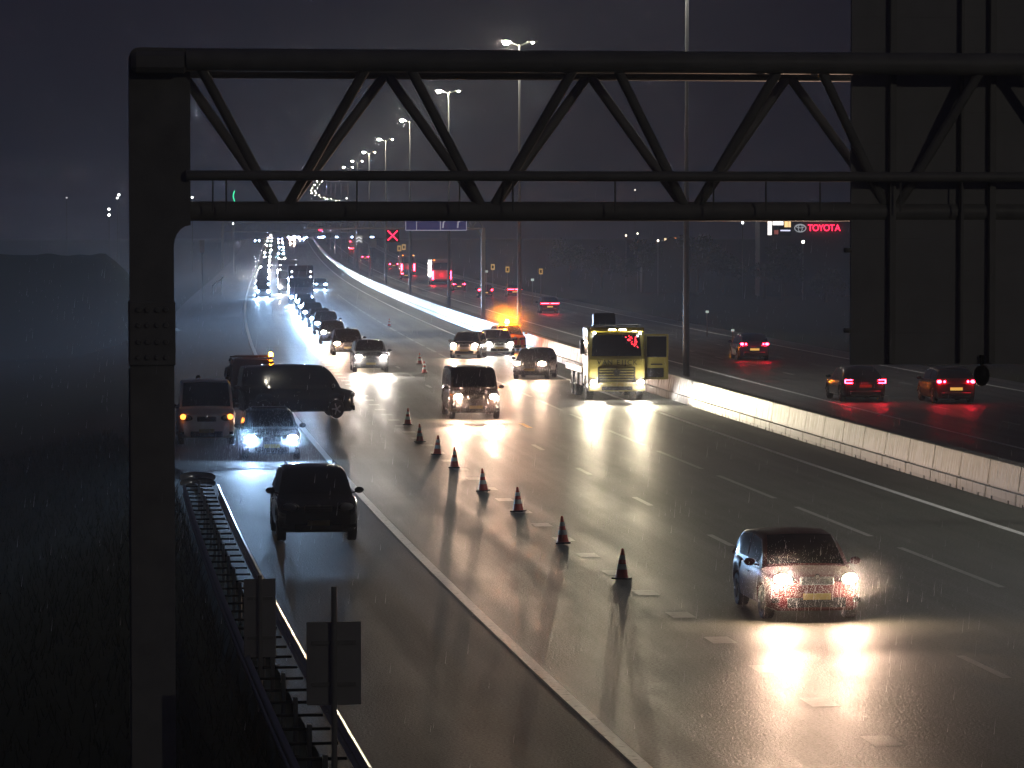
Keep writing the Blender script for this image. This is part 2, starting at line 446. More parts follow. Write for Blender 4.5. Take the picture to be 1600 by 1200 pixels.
while Y < 92:
    inst('cross_bar', bar_me, gr, P(Y, -4.425, .45) - gr.location, HEAD(Y))
    if int(round((Y-29)/1.333)) % 2 == 0: inst('post', post_me, gr, P(Y, -4.425, 0) - gr.location, HEAD(Y))
    Y += 1.333
rows = []
for i in range(13):
    a = math.pi * i / 12
    c = P(91.8 + .9*math.sin(a), -4.425 + .425*math.cos(a), .6) - gr.location
    rows.append([c + Vector((p[0]*math.cos(a), p[0]*math.sin(a), p[1])) for p in WB])
MB().grid(rows).build('end_cap', M_steel, gr, 50)

# ------------------------------------------------------------------ near gantry
GY = 44.0
grot = HEAD(60)
gan = empty('gantry', (XW(237, GY), GY, -1.6), grot)
tag(gan, 'dark steel lattice sign gantry spanning the foreground on a square post', 'gantry')
gz = lambda py: ZW(py, GY) + 1.6
gx = lambda px: XW(px, GY) - XW(237, GY)
def post_poly():
    x0, x1, x2 = gx(203), gx(271), gx(297)
    pts = [(x0, 0), (x1, 0), (x1, gz(385))]
    for i in range(6):
        a = i/5*math.pi/2; pts.append((x2 - (x2-x1)*math.cos(a), gz(385) + (gz(352)-gz(385))*math.sin(a)))
    pts += [(x2, gz(84)), (x2 - .06, gz(78)), (x0 + .16, gz(77))]
    for i in range(1, 6):
        a = math.pi/2*i/5; pts.append((x0 + .13*(1-math.sin(a)), gz(77) - .13*(1-math.cos(a))))
    return pts
MB().extrude(post_poly(), -.3, .3).build('post', M_gantry, gan)
MB().box(((gx(201)+gx(273))/2, 0, gz(520)), (gx(273)-gx(201), .68, gz(470)-gz(570)), bev=.015).build('flange', M_gantry, gan)
bolt = MB().lathe([(.035,0),(.035,.03),(.028,.04)], n=6).mesh('bolt', M_gantry)
for bx in (-.17,-.06,.06,.17):
    for pz in (483, 507, 533, 557):
        inst('bolt', bolt, gan, (gx(237)+bx, -.34, gz(pz)), rot=(R(90),0,0))
MB().tube((gx(205)-.02,-.2,0),(gx(205)-.02,-.2,gz(575)),.018).build('conduit', M_steel, gan)
XE = 15.0
zt, zb = gz(101), gz(330)
MB().tube((gx(290), -.55, zt+.03), (XE, -.55, zt+.03), .14, n=16).build('chord', M_gantry, gan, 40)
MB().tube((gx(290), .55, zt-.01), (XE, .55, zt-.01), .14, n=16).build('chord', M_gantry, gan, 40)
MB().tube((gx(270), 0, zb), (XE, 0, zb), .122, n=16).build('chord', M_gantry, gan, 40)
MB().tube((gx(290), -.35, gz(275)), (XE, -.35, gz(275)), .066, n=10).build('handrail', M_gantry, gan, 40)
MB().box((gx(250),0,zt),(.7,1.3,.26),bev=.06).build('head_beam', M_gantry, gan)
step = gx(765) - gx(440)
xb = gx(440) - step
while xb < XE:
    for yy in (-.55, .55):
        off = .24 if yy < 0 else -.05
        sh = 0.0 if yy < 0 else .07
        if xb > 0:
            MB().tube((xb-.04, 0, zb), (xb - step/2 + off + sh, yy, zt), .062, n=10).build('diagonal', M_gantry, gan, 40)
        if xb + step/2 > gx(300):
            a = Vector((xb+.04, 0, zb)); b_ = Vector((xb + step/2 - off + sh, yy, zt))
            if xb > 0: MB().tube(a, b_, .062, n=10).build('diagonal', M_gantry, gan, 40)
    xb += step
for px in (331, 352, 555, 716, 800, 962, 1119, 1203, 1290, 1420, 1520):
    MB().tube((gx(px), -.36, zb), (gx(px), -.36, gz(275)), .011, n=6).build('rail_upright', M_gantry, gan)
# sign seen from behind, hung on the far side of the truss
sgx0 = gx(1328)
sg = empty('overhead_sign', (XW(1328, GY+1.1), GY + 1.0, ZW(570, GY+1)), grot)
tag(sg, 'large dark back of an overhead direction sign at the right edge', 'sign')
SW, SH = 5.4, 5.2
nplank = 13
for i in range(nplank):
    MB().box((SW/2, .03, (i+.5)*SH/nplank), (SW, .06, SH/nplank - .0015)).build('panel', M_signback, sg)
for px in (1393, 1506, 1556, 1660, 1800):
    wd = .075 if px in (1393, 1556) else .035
    MB().box((XW(px,GY)-XW(1328,GY), -.06, SH/2), (wd, .12, SH-.05)).build('upright', M_gantry, sg)
for zz in (.3, 1.32, 2.4, 3.5, 4.6):
    MB().box((SW/2, .09, zz), (SW-.1, .05, .05)).build('stiffener', M_gantry, sg)
for pz in (387, 515):
    MB().lathe([(.05,-.03),(.06,0),(.05,.03)], n=8).build('clamp', M_gantry, sg, loc=(-.03, .03, ZW(pz,GY)-ZW(570,GY)))
mb = MB(); mb.ell((0,0,-.14),(.11,.13,.14)); mb.tube((0,0,-.02),(0,0,.12),.03)
mb.build('sensor', M_black, sg, 50, loc=(XW(1541,GY)-XW(1328,GY), -.05, 0))

# small signs seen from behind, at the guardrail
def back_sign(label, px, Y, top, bot, wpx, ptop, cat='sign'):
    e = empty('roadside_sign', (XW(px, Y), Y, -.1), HEAD(Y)); tag(e, label, cat)
    MB().tube((0,0,0),(0,0,ZW(ptop,Y)+.1),.035).build('post', M_gantry, e, 40)
    h = ZW(top,Y)-ZW(bot,Y); wd = wpx*Y/F_PX
    MB().box((0,.06,ZW(bot,Y)+.1+h/2),(wd,.02,h),bev=.006).build('plate', M_signback, e)
    for f in (.25,.75): MB().box((0,.045,ZW(bot,Y)+.1+h*f),(wd*.8,.03,.05)).build('bracket', M_gantry, e)
    return e
back_sign('upright dark sign back on a post at the guardrail, lower left', 521, 41.0, 974, 1105, 86, 918)
back_sign('narrow dark sign back behind the guardrail below the cross bars', 405, 52.0, 906, 1030, 50, 900)

# ------------------------------------------------------------------ vehicles
def lerp(a, b, t): return a + (b - a)*t
def pl(pts, t):
    for (a, va), (b, vb) in zip(pts, pts[1:]):
        if t <= b:
            k = (t-a)/(b-a) if b > a else 0
            return lerp(va, vb, max(0,min(1,k)))
    return pts[-1][1]
KIND = {
 'hatch': dict(L=4.05,W=1.76,H=1.49,belt=.93,nose=.72,hood=.88,ws=(.25,.43),rr=(.86,.985),tail=.9,wr=.31,ax=(.20,.80),hl=.78,sill=.2),
 'sedan': dict(L=4.7,W=1.85,H=1.44,belt=.93,nose=.62,hood=.84,ws=(.29,.45),rr=(.70,.88),tail=.95,wr=.33,ax=(.19,.79),hl=.68,sill=.2),
 'suv':   dict(L=4.45,W=1.84,H=1.62,belt=1.04,nose=.80,hood=.99,ws=(.26,.41),rr=(.88,.985),tail=1.0,wr=.36,ax=(.19,.79),hl=.82,sill=.24),
 'estate':dict(L=4.75,W=1.84,H=1.50,belt=.96,nose=.68,hood=.88,ws=(.27,.43),rr=(.90,.985),tail=.95,wr=.33,ax=(.19,.78),hl=.72,sill=.2),
 'van':   dict(L=5.1,W=1.93,H=1.95,belt=1.14,nose=.92,hood=1.06,ws=(.13,.29),rr=(.965,.995),tail=1.1,wr=.34,ax=(.17,.80),hl=.86,sill=.24),
}
def paint(name, col, rough=.22): return pmat(name, col, rough, metal=.1, coat=.4, spec=.45, noise=.15, nscale=2)
WHEELS = {}
def wheel_parts(parent, r, pos, wd=.2):
    k = (round(r,3), wd)
    if k not in WHEELS:
        t = MB().lathe([(r*.62,-wd/2),(r*.95,-wd/2),(r,-wd*.36),(r,wd*.36),(r*.95,wd/2),(r*.62,wd/2)], n=22, axis='x').mesh('tyre', M_tyre, 40)
        mb = MB().lathe([(r*.6,-wd*.44),(r*.66,-wd*.46),(r*.66,wd*.46),(r*.6,wd*.44)], n=18, axis='x')
        for sgn in (-1,1):
            for i in range(5):
                a = i*2*math.pi/5; c = (sgn*wd*.47, r*.34*math.cos(a), r*.34*math.sin(a))
                mb.tube((sgn*wd*.47,0,0),(sgn*wd*.47, r*.62*math.cos(a), r*.62*math.sin(a)), r*.09, n=5)
        WHEELS[k] = (t, mb.mesh('rim', M_rim))
    o = inst('wheel', WHEELS[k][0], parent, pos); inst('rim', WHEELS[k][1], o)
    return o
BODY = {}
def body_meshes(kind):
    if kind in BODY: return BODY[kind]
    s = KIND[kind]; L, W, H = s['L'], s['W'], s['H']
    wpl = [(0,.80),(.03,.90),(.08,.97),(.18,1),(.82,1),(.93,.97),(.98,.93),(1,.88)]
    top = [(0,s['nose']),(.02,s['nose']+.05),(.06,lerp(s['nose'],s['hood'],.6)),(s['ws'][0],s['hood']+.03),(s['ws'][0]+.03,s['belt']),(s['rr'][1]-.02,s['belt']+.02),(1,s['tail']-.1)]
    if kind == 'sedan': top = top[:-2] + [(s['rr'][1],s['belt']+.03),(.98,s['belt']+.02),(1,s['tail']-.12)]
    ts = sorted(set([0,.012,.03,.05,.08,s['ws'][0],s['ws'][0]+.03,.5,.6,.94,.97,.988,1] + [a + d*s['wr']*1.15/L for a in s['ax'] for d in (-1.02,-1,-.9,-.7,-.4,0,.4,.7,.9,1,1.02)]))
    ts = [t for t in ts if 0 <= t <= 1]
    rows = []; ra = s['wr']*1.15
    for t in ts:
        y = t*L; w_ = pl(wpl,t)*W/2; zt = pl(top,t); zb_ = s['sill'] + (.06 if t < .02 or t > .985 else 0)
        for a in s['ax']:
            d = abs(y - a*L)
            if d < ra: zb_ = max(zb_, s['wr'] + math.sqrt(max(0,ra*ra-d*d)) - .02)
        h = zt - zb_
        half = [(0,zb_),(.86,zb_),(.965,zb_+.08*h),(1,zb_+.42*h),(.99,zb_+.70*h),(.95,zb_+.90*h),(.84,zt-.01*h),(.45,zt+.018),(0,zt+.025)]
        bul = .12*max(0,1-t/.12) - .16*max(0,(t-.9)/.1)
        r = []
        for (fx,z) in half: r.append((fx*w_, y + bul*fx*fx, z))
        full = [(-p[0],p[1],p[2]) for p in half_rev(r)] + r[1:]
        rows.append(full)
    mb = MB().grid(rows); n = len(rows[0])
    mb.f = [f[::-1] for f in mb.f]
    mb.f.append(tuple(range(n))); m = (len(rows)-1)*n; mb.f.append(tuple(range(m+n-1, m-1, -1)))
    body = mb
    # cabin
    def roofz(t):
        a, b_ = s['ws']; c, d = s['rr']
        if t < a or t > d: return s['belt']
        if t < b_: k = (t-a)/(b_-a); return lerp(s['belt']-.03, H-.045, math.sin(k*math.pi/2*.92)/math.sin(math.pi/2*.92))
        if t <= c: k = (t-b_)/(c-b_); return H - .045 + .045*math.sin(math.pi*min(1,k*1.1)) - .03*k*k
        k = (t-c)/(d-c); return lerp(H-.075, s['belt'], k**1.25)
    wb_ = .93*W/2; wr_ = (.74 if kind != 'van' else .84)*W/2
    def sec(t):
        f = (roofz(t)-s['belt'])/(H-s['belt']); f = max(0,f)
        wt = lerp(wb_*.97, wr_, f); return wb_*pl(wpl,max(.06,min(.94,t)))/1.0, wt, roofz(t)
    tt = [lerp(s['ws'][0],s['ws'][1],i/5) for i in range(6)] + [lerp(s['ws'][1],s['rr'][0],i/6) for i in range(1,7)] + [lerp(s['rr'][0],s['rr'][1],i/4) for i in range(1,5)]
    rows = []
    for t in tt:
        b0, wt, z = sec(t); zb2 = s['belt']-.05; y = t*L
        h = z - zb2
        half = [(b0,zb2),(lerp(b0,wt,.5),zb2+.5*h),(wt+.015,zb2+.9*h),(wt-.05,z-.012),(wt*.5,z+.012),(0,z+.02)]
        rows.append([(-p[0],y,p[1]) for p in half] + [(p[0],y,p[1]) for p in half[-2::-1]])
    cab = MB().grid(rows)
    # panes
    def wspane():
        rows = []
        a, b_ = s['ws']
        for i in range(6):
            t = lerp(a, b_, .06+.86*i/5); _, wt, z = sec(t)
            rows.append([(fx*(wt-.07), t*L - .012 , z + .02*(1-fx*fx) + .010) for fx in (-1,-.6,-.2,.2,.6,1)])
        return MB().grid(rows)
    def repane():
        rows = []; c, d = s['rr']
        for i in range(4):
            t = lerp(c, d, .12+.7*i/3); _, wt, z = sec(t)
            rows.append([(fx*(wt-.09), t*L + .015, z + .02*(1-fx*fx) + .012) for fx in (-1,-.5,0,.5,1)])
        return MB().grid(rows)
    def side(sgn, t0, t1):
        rows = []
        for i in range(6):
            t = lerp(t0,t1,i/5); b0, wt, z = sec(t); zb2 = s['belt']-.05; h = z - zb2; r = []
            for v in (.16,.5,.86):
                x = lerp(b0, lerp(b0,wt,.5), v/.5) if v <= .5 else lerp(lerp(b0,wt,.5), wt+.015, (v-.5)/.4)
                r.append((sgn*(x+.008), t*L, max(zb2+.02, zb2 + v*h)))
            rows.append(r if sgn < 0 else r[::-1])
        return MB().grid(rows)
    mid = lerp(s['ws'][1], s['rr'][0], .42); sx0 = lerp(s['ws'][0],s['ws'][1],.45); sx1 = lerp(s['rr'][0],s['rr'][1],.25)
    BODY[kind] = dict(body=body, cab=cab, ws=wspane().mesh('windscreen', M_glass, 60), re=repane().mesh('rear_window', M_glass, 60),
        sides=[side(sg_, a, b_).mesh('side_window', M_glass, 60) for sg_ in (-1,1) for a, b_ in ((sx0, mid-.008),(mid+.012, sx1))], cache={})
    return BODY[kind]
def half_rev(r): return r[::-1]
LENS = {}
def lens_mesh(key, mat, r, nu=12):
    if key not in LENS: LENS[key] = MB().ell((0,0,0), r, nu, 6).mesh(key.split('|')[0], mat, 60)
    return LENS[key]
def car(name, kind, mat, label, cat, Y, u, lights='neut', away=False, group=None, drz=0.0, power=1.0, detail=True, rails=False, plate=None, taillook='bar', tails=True):
    s = KIND[kind]; B = body_meshes(kind); L, W, H = s['L'], s['W'], s['H']
    hd = HEAD(Y) + drz
    loc = P(Y, u); rz = hd
    if away:
        rz = hd + math.pi
        loc = loc + Vector((-math.sin(hd), math.cos(hd), 0))*L
    e = empty(name, loc, rz); tag(e, label, cat, group)
    key = mat.name
    if key not in B['cache']: B['cache'][key] = (B['body'].mesh('body', mat, 35), B['cab'].mesh('cabin', mat, 40))
    inst('body', B['cache'][key][0], e); inst('cabin', B['cache'][key][1], e)
    inst('windscreen', B['ws'], e); inst('rear_window', B['re'], e)
    for m in B['sides']: inst('side_window', m, e)
    for a in s['ax']:
        for sg_ in (-1,1): wheel_parts(e, s['wr'], (sg_*(W/2-.12), a*L, s['wr']))
    hx = .335*W; hyy = .12*.6 + .03
    if detail:
        # front face
        g = MB().box((0, .012, s['hl']-.03), (.62, .06, .15), bev=.02)
        for i in range(3): g.box((0, -.022, s['hl']-.085+.05*i), (.56,.02,.012))
        g.build('grille', M_black, e)
        MB().box((0, .03, .36), (1.05,.08,.17), bev=.006).build('lower_intake', M_matte, e)
        MB().box((0,-.012,.47),(.5,.02,.11)).build('number_plate', M_plate_w, e)
        MB().lathe([(.05,-.01),(.05,.0),(.03,.008)], n=12).build('badge', M_chrome, e, loc=(0,-.03,s['hl']+.05)).rotation_euler = (R(90),0,0)
        for sg_ in (-1,1):
            m = MB(); m.ell((0,0,0),(.11,.07,.075),10,6); m.tube((-sg_*.07,.02,-.04),(-sg_*.2,.03,-.07),.02,n=6)
            m.build('mirror', mat if kind != 'van' else M_black, e, 50, loc=(sg_*(W/2+.10), L*(s['ws'][0]+.07), s['belt']+.06))
            MB().box((sg_*.42*W, .07, .40),(.14,.06,.08),bev=.006).build('fog_lamp', M_matte, e)
        for sg_ in (-1,1):
            MB().box((sg_*(W/2+.003), L*.5, s['belt']-.17),(.02,.16,.025)).build('door_handle', M_black, e)
        if rails:
            for sg_ in (-1,1):
                x = sg_*.62*W/2
                mb = MB().tube((x, L*.46, H+.02),(x, L*.86, H+.0),.018,n=6)
                for yy in (.46,.66,.86): mb.tube((x,L*yy,H-.06),(x,L*yy,H+.02),.018,n=6)
                mb.build('roof_rail', M_chrome, e)
    on = lights in M_hl
    lm = (M_hl[lights] if detail or Y < 560 else M_hl_far[lights]) if on else M_off
    col = {'warm': WARM, 'neut': NEUT, 'cool': COOL}.get(lights)
    r = (.165,.05,.088) if detail else (.17,.05,.11)
    if not away or detail:
        for sg_ in (-1,1):
            hs = MB().ell((0,0,0),(.2,.06,.09),12,6)
            h = inst('headlight', lens_mesh('headlight|h', M_black, (.21,.07,.095)), e, (sg_*hx, hyy, s['hl']), sg_*R(25))
            l_ = inst('lens', lens_mesh('lens|%s%s' % (lm.name, detail), lm if not away else M_off, r), h, (0,-.047,0))
            if on and power > 0 and not away:
                spot(e, (sg_*hx, hyy-.16, s['hl']), (sg_*.02, -1, -.062), 2300*power, col, 15, .55, 3.2, .05)
    # rear
    if away:
        tm = M_tail if detail else M_tail_far
        for sg_ in (-1,1):
            if taillook == 'c':
                mb = MB(); x0, x1 = sg_*.30*W, sg_*.46*W
                mb.box(((x0+x1)/2, L-.06, .93),(.32,.05,.03),bev=.01); mb.box(((x0+x1)/2, L-.06, .80),(.32,.05,.03),bev=.01); mb.box((x1, L-.10, .865),(.04,.07,.14),bev=.01)
            elif taillook == 'dot':
                mb = MB().ell((sg_*.40*W, L-.07, .92),(.10,.06,.07)); mb.ell((sg_*.28*W, L-.03, .92),(.05,.05,.05))
            elif taillook == 'wide':
                mb = MB().box((sg_*.25*W, L-.03, .92),(.42*W,.06,.06),bev=.015)
            else:
                mb = MB().box((sg_*.42*W, L-.08, .92),(.2,.09,.16),bev=.03)
            mb.build('tail_light', tm, e)
        MB().box((0, L+.0, s['tail']-.28),(.52,.03,.12),bev=.006).build('number_plate', plate or M_plate_y, e)
        MB().box((0, L-.02, .38),(W*.7,.1,.2),bev=.03).build('rear_bumper', M_black, e)
        point(e, (0, L+.35, .9), 6.0 if detail else 4, TAIL, .25)
    return e

P_blk = paint('black car paint', (.010,.010,.012)); P_red = pmat('dark red car paint', (.04,.003,.004), .35, spec=.05, coat=.0, noise=.15, nscale=2); P_silver = paint('silver car paint', (.42,.42,.43), .28)
P_blue = paint('dark blue car paint', (.02,.028,.06)); P_white = paint('white van paint', (.78,.76,.72), .35); P_grey = paint('grey car paint', (.12,.12,.125))
P_beige = paint('pale beige car paint', (.38,.33,.28)); P_brown = paint('brown black paint', (.03,.022,.02)); P_orange = paint('orange service paint', (.65,.20,.02), .35)
P_yel = paint('yellow truck paint', (.30,.26,.07), .35)

# near vehicles of the approaching carriageway
hb = car('car', 'hatch', P_red, 'dark red hatchback with glowing warm headlights driving nearest the camera', 'car', 63.3, 5.88, 'warm', power=.32)
car('car', 'suv', P_blk, 'unlit black car parked on the hard shoulder beside the guardrail', 'car', 79.7, -2.0, 'off', rails=True)
e3 = car('car', 'estate', P_grey, 'grey estate with blue white headlights on the shoulder behind the unlit black car', 'car', 109, -1.8, 'cool', rails=True, power=1.2)
MB().box((0, 2.6, 1.54),(1.1,.25,.06),bev=.02).build('roof_bar', M_black, e3)
wv = car('van', 'van', P_white, 'white van with orange hazard lights standing at the left road edge', 'van', 117, -3.65, 'off')
for sg_ in (-1,1):
    MB().ell((sg_*.40*1.93, .05, .90),(.10,.06,.085)).build('hazard_light', M_hazard, wv, 60)
wv.scale = (1,1,1.07)
vt = car('van', 'van', P_brown, 'dark van with warm headlights driving up the middle past the cones', 'van', 134, 6.8, 'warm', power=1.3)

# service van standing across the shoulder
cw_ = car('van', 'van', P_blk, 'near-black van standing crosswise, facing right, behind the white van', 'van', 139, -4.0, 'off')
cw_.location = (XW(551, 136), 136.0, 0); cw_.rotation_euler = (0,0,R(100)); cw_.scale = (1,.86,1.04)
sv = car('service_van', 'van', P_blk, 'dark service van with roof bar and amber beacon behind the crosswise van', 'van', 142.5, -1.35, 'off')
MB().box((-.1,1.9,2.03),(1.7,.3,.06),bev=.02).build('roof_bar', M_black, sv)
for yy in (2.6,3.4): MB().tube((-.75,yy,2.02),(.75,yy,2.02),.025,n=6).build('rack_bar', M_black, sv)
MB().lathe([(.09,0),(.09,.05),(.07,.07)], n=14).build('beacon_base', M_black, sv, loc=(.72,1.8,1.98))
MB().lathe([(.07,0),(.075,.06),(.06,.13),(.02,.15)], n=14).build('beacon', M_amber2, sv, 60, loc=(.72,1.8,2.05))
point(sv, (.72,1.6,2.28), 25, AMB, .06)

# ------------------------------------------------------------------ queue in the second lane
car('car', 'suv', P_grey, 'grey off-road car with white headlights at the head of the queue', 'car', 180, 5.4, 'neut', power=1.6)
car('car', 'estate', P_brown, 'brown car with warm headlights second in the queue', 'car', 206, 5.35, 'warm', power=1.2)
car('car', 'hatch', P_blue, 'dark hatchback with white headlights third in the queue', 'car', 228, 5.25, 'neut', power=1.2)
car('car', 'suv', P_blk, 'black car with blue white headlights fourth in the queue', 'car', 250, 5.5, 'cool', power=5.0)
car('car', 'sedan', P_grey, 'grey saloon with blue white headlights fifth in the queue', 'car', 270, 5.6, 'cool', power=7.0)
car('car', 'estate', P_blk, 'black estate with blue white headlights sixth in the queue', 'car', 291, 5.5, 'cool', power=9.0)
car('car', 'hatch', P_grey, 'grey hatchback with white headlights seventh in the queue', 'car', 312, 5.5, 'cool', power=9.0)
car('car', 'hatch', P_blk, 'black hatchback with blue white headlights just ahead of the first lorry', 'car', 335, 5.6, 'cool', power=12.0)
car('car', 'sedan', P_blue, 'blue car with bright bluish headlights passing right of the lorries', 'car', 467, 9.5, 'cool', power=2.5)
# stopped cars by the barrier
car('car', 'hatch', P_beige, 'pale hatchback with lit headlights stopped left of the orange service car', 'car', 201, 11.7, 'warm', power=.5, drz=R(-12))
car('car', 'estate', P_silver, 'silver estate with one bright headlight close beside the orange service car', 'car', 205.5, 14.1, 'neut', power=.4)
os_ = car('service_car', 'suv', P_orange, 'orange service car with bright amber beacon behind the stopped cars', 'car', 211.5, 15.35, 'off', drz=R(3))
MB().box((0,2.3,1.66),(1.1,.28,.07),bev=.02).build('light_bar', M_black, os_)
MB().lathe([(.10,0),(.11,.08),(.09,.18),(.03,.21)], n=14).build('beacon', M_beacon, os_, 60, loc=(0,2.3,1.7))
point(os_, (0,2.2,2.05), 500, AMB, .1)
for i in range(4):
    MB().box((-.6+.4*i, -.02, .62),(.16,.02,.3)).build('warning_stripe', pmat('red reflective tape',(.6,.03,.02),.4), os_)
car('car', 'hatch', P_blk, 'black car with starry headlight stopped behind the yellow recovery lorry', 'car', 171.5, 12.6, 'warm', power=.9, drz=R(-14))

# ------------------------------------------------------------------ recovery lorry
def recovery():
    e = empty('recovery_lorry', P(150, 14.15), HEAD(150)); tag(e, 'yellow recovery lorry with open door and flatbed parked by the barrier', 'lorry')
    prof = [(0,.45),(0.0,1.72),(.22,2.95),(.34,3.05),(1.75,3.08),(1.85,3.0),(1.85,.62),(1.35,.62),(1.30,.98),(.55,.98),(.5,.45)]
    mb = MB(); n = len(prof)
    vs = [(-1.22,p[0],p[1]) for p in prof]+[(1.22,p[0],p[1]) for p in prof]
    mb.add(vs, [tuple(range(n)),tuple(range(2*n-1,n-1,-1))]+[(i,i+n,(i+1)%n+n,(i+1)%n) for i in range(n)])
    o = mb.build('cab', P_yel, e)
    bv = o.modifiers.new('bevel','BEVEL'); bv.width = .06; bv.segments = 2; bv.limit_method = 'ANGLE'
    MB().grid([[(x, .022+.0, 1.86) for x in (-1.06,0,1.06)],[(x, .192, 2.84) for x in (-1.0,0,1.0)]]).build('windscreen', M_glass, e)
    for o2 in e.children:
        if o2.name.startswith('windscreen'): o2.location = (0,-.03,0)
    for sg_ in (-1,1):
        MB().grid([[(sg_*1.228,.35,1.85),(sg_*1.228,1.35,1.85)],[(sg_*1.228,.42,2.7),(sg_*1.228,1.35,2.7)]]).build('side_window', M_glass, e)
    MB().box((0,-.12,2.98),(2.3,.34,.2),bev=.05).build('sun_visor', paint('yellow visor paint',(.75,.60,.02),.3), e)
    g = MB()
    for i in range(5): g.box((0,-.035,.86+.115*i),(1.5-.03*abs(i-2),.06,.03),bev=.01)
    gp = MB().box((0,-.008,1.08),(1.6,.03,.6),bev=.01).build('grille', M_black, e); g.build('grille_bar', P_yel, gp)
    MB().lathe([(.15,-.02),(.15,.015),(.11,.03)], n=18).build('badge', M_black, e, loc=(0,-.06,1.18)).rotation_euler = (R(90),0,0)
    MB().box((0,-.05,.55),(2.44,.26,.36),bev=.05).build('bumper', P_yel, e)
    MB().box((0,-.19,.50),(1.3,.04,.16),bev=.02).build('lower_intake', M_black, e)
    MB().box((0,-.19,.66),(.52,.02,.11)).build('number_plate', M_plate_w, e)
    xx = -.84
    for ch in 'VAN EIJCK':
        if ch != ' ':
            wch = .1 if ch in 'IJ' else .2
            inst('letter', text_mesh(ch, .30, .004, 'letter', M_black), e, (xx + wch/2, -.012, 1.585), rot=(R(90),0,0)); xx += wch + .03
        else: xx += .12
    for sg_ in (-1,1):
        h = MB().box((sg_*1.0,-.16,.74),(.34,.1,.24),bev=.04).build('headlight', M_black, e)
        MB().ell((sg_*1.0,-.21,.75),(.13,.05,.10)).build('lens', M_hl['neut'], h, 60)
        spot(e, (sg_*1.0,-.34,.75), (0,-1,-.06), 5500, (1,.86,.58), 15, .55, 3.0, .06)
        MB().ell((sg_*.97,-.26,2.84),(.06,.05,.06)).build('marker_lamp', M_marker, e, 60)
        # mirrors on arms
        if sg_ < 0:
            mb = MB().box((sg_*1.45,.05,2.25),(.2,.12,.62),bev=.04); mb.tube((sg_*1.2,.2,2.55),(sg_*1.45,.08,2.5),.025,n=6); mb.tube((sg_*1.2,.2,2.0),(sg_*1.45,.08,2.02),.025,n=6)
            mb.build('mirror', M_black, e)
    mb = MB().tube((-1.0,.35,3.16),(1.0,.35,3.16),.03,n=8)
    for xx in (-.9,0,.9): mb.tube((xx,.35,3.0),(xx,.35,3.16),.02,n=6)
    mb.build('light_bar', M_chrome, e)
    for xx in (-.22,.22): MB().box((xx,-.29,2.98),(.3,.03,.05),bev=.01).build('visor_lamp', M_marker, e)
    MB().box((-.35,1.55,3.38),(.95,.5,.55),bev=.06).build('air_filter_box', M_black, e)
    # red sign's reflection in the windscreen, put in as glowing dots
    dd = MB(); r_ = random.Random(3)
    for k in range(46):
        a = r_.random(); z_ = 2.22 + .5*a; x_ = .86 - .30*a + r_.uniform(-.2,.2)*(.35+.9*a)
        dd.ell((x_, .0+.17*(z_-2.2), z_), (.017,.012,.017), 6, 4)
    tag(dd.build('red_reflection', emat('red reflection dots', (1,.01,.03), 7), e), kind='stuff')
    # open door, hinged at the front corner, standing out sideways
    d = empty('door', (1.23,.32,0)); d.parent = e; d.rotation_euler = (0,0,R(-97))
    mb = MB(); th = .05
    mb.box((0,.5,1.33),(th,1.0,.95),bev=.015)
    mb.box((0,.04,2.27),(th,.08,.95)); mb.box((0,.96,2.27),(th,.08,.95)); mb.box((0,.5,2.74),(th,1.0,.08))
    bpy.data.objects.remove(d)
    dobj = mb.build('door', P_yel, e, loc=(1.25,.34,0), rz=R(-98))
    MB().box((0,.5,2.25),(.02,.82,.86)).build('pane', M_glass, dobj)
    MB().box((.04,.5,1.5),(.03,.5,.06)).build('handle', M_black, dobj)
    MB().box((.03,.45,1.15),(.02,.7,.4),bev=.01).build('inner_trim', M_black, dobj)
    MB().box((0,.3,.55),(.5,.3,.06)).build('step', M_black, e, loc=(.9,.2,0))
    # chassis, flatbed, sideboards
    for sg_ in (-1,1): MB().box((sg_*.42,4.6,.82),(.1,7.0,.22)).build('chassis_rail', M_black, e)
    bed = MB().box((0,5.0,1.16),(2.48,6.0,.12),bev=.02).build('flatbed', pmat('orange lit bed',(.45,.38,.10),.4,noise=.3), e)
    for sg_ in (-1,1):
        MB().box((sg_*1.24,5.0,1.22),(.05,6.0,.28),bev=.01).build('side_rail', P_yel, bed)
        for k in range(3): MB().box((sg_*1.15,2.7+1.7*k,.78),(.12,.9,.55),bev=.03).build('locker', M_chrome if sg_ < 0 else M_black, e)
    for yy in (.95, 4.9, 6.2):
        for sg_ in (-1,1): wheel_parts(e, .5, (sg_*1.05, yy, .5), .3)
    point(e, (-1.0,2.6,1.7), 25, AMB, .1)
    bl = MB().lathe([(.08,0),(.08,.1),(.05,.16)],n=12).build('beacon', M_amber, e, loc=(-1.0,2.6,1.5))
    return e
recovery()

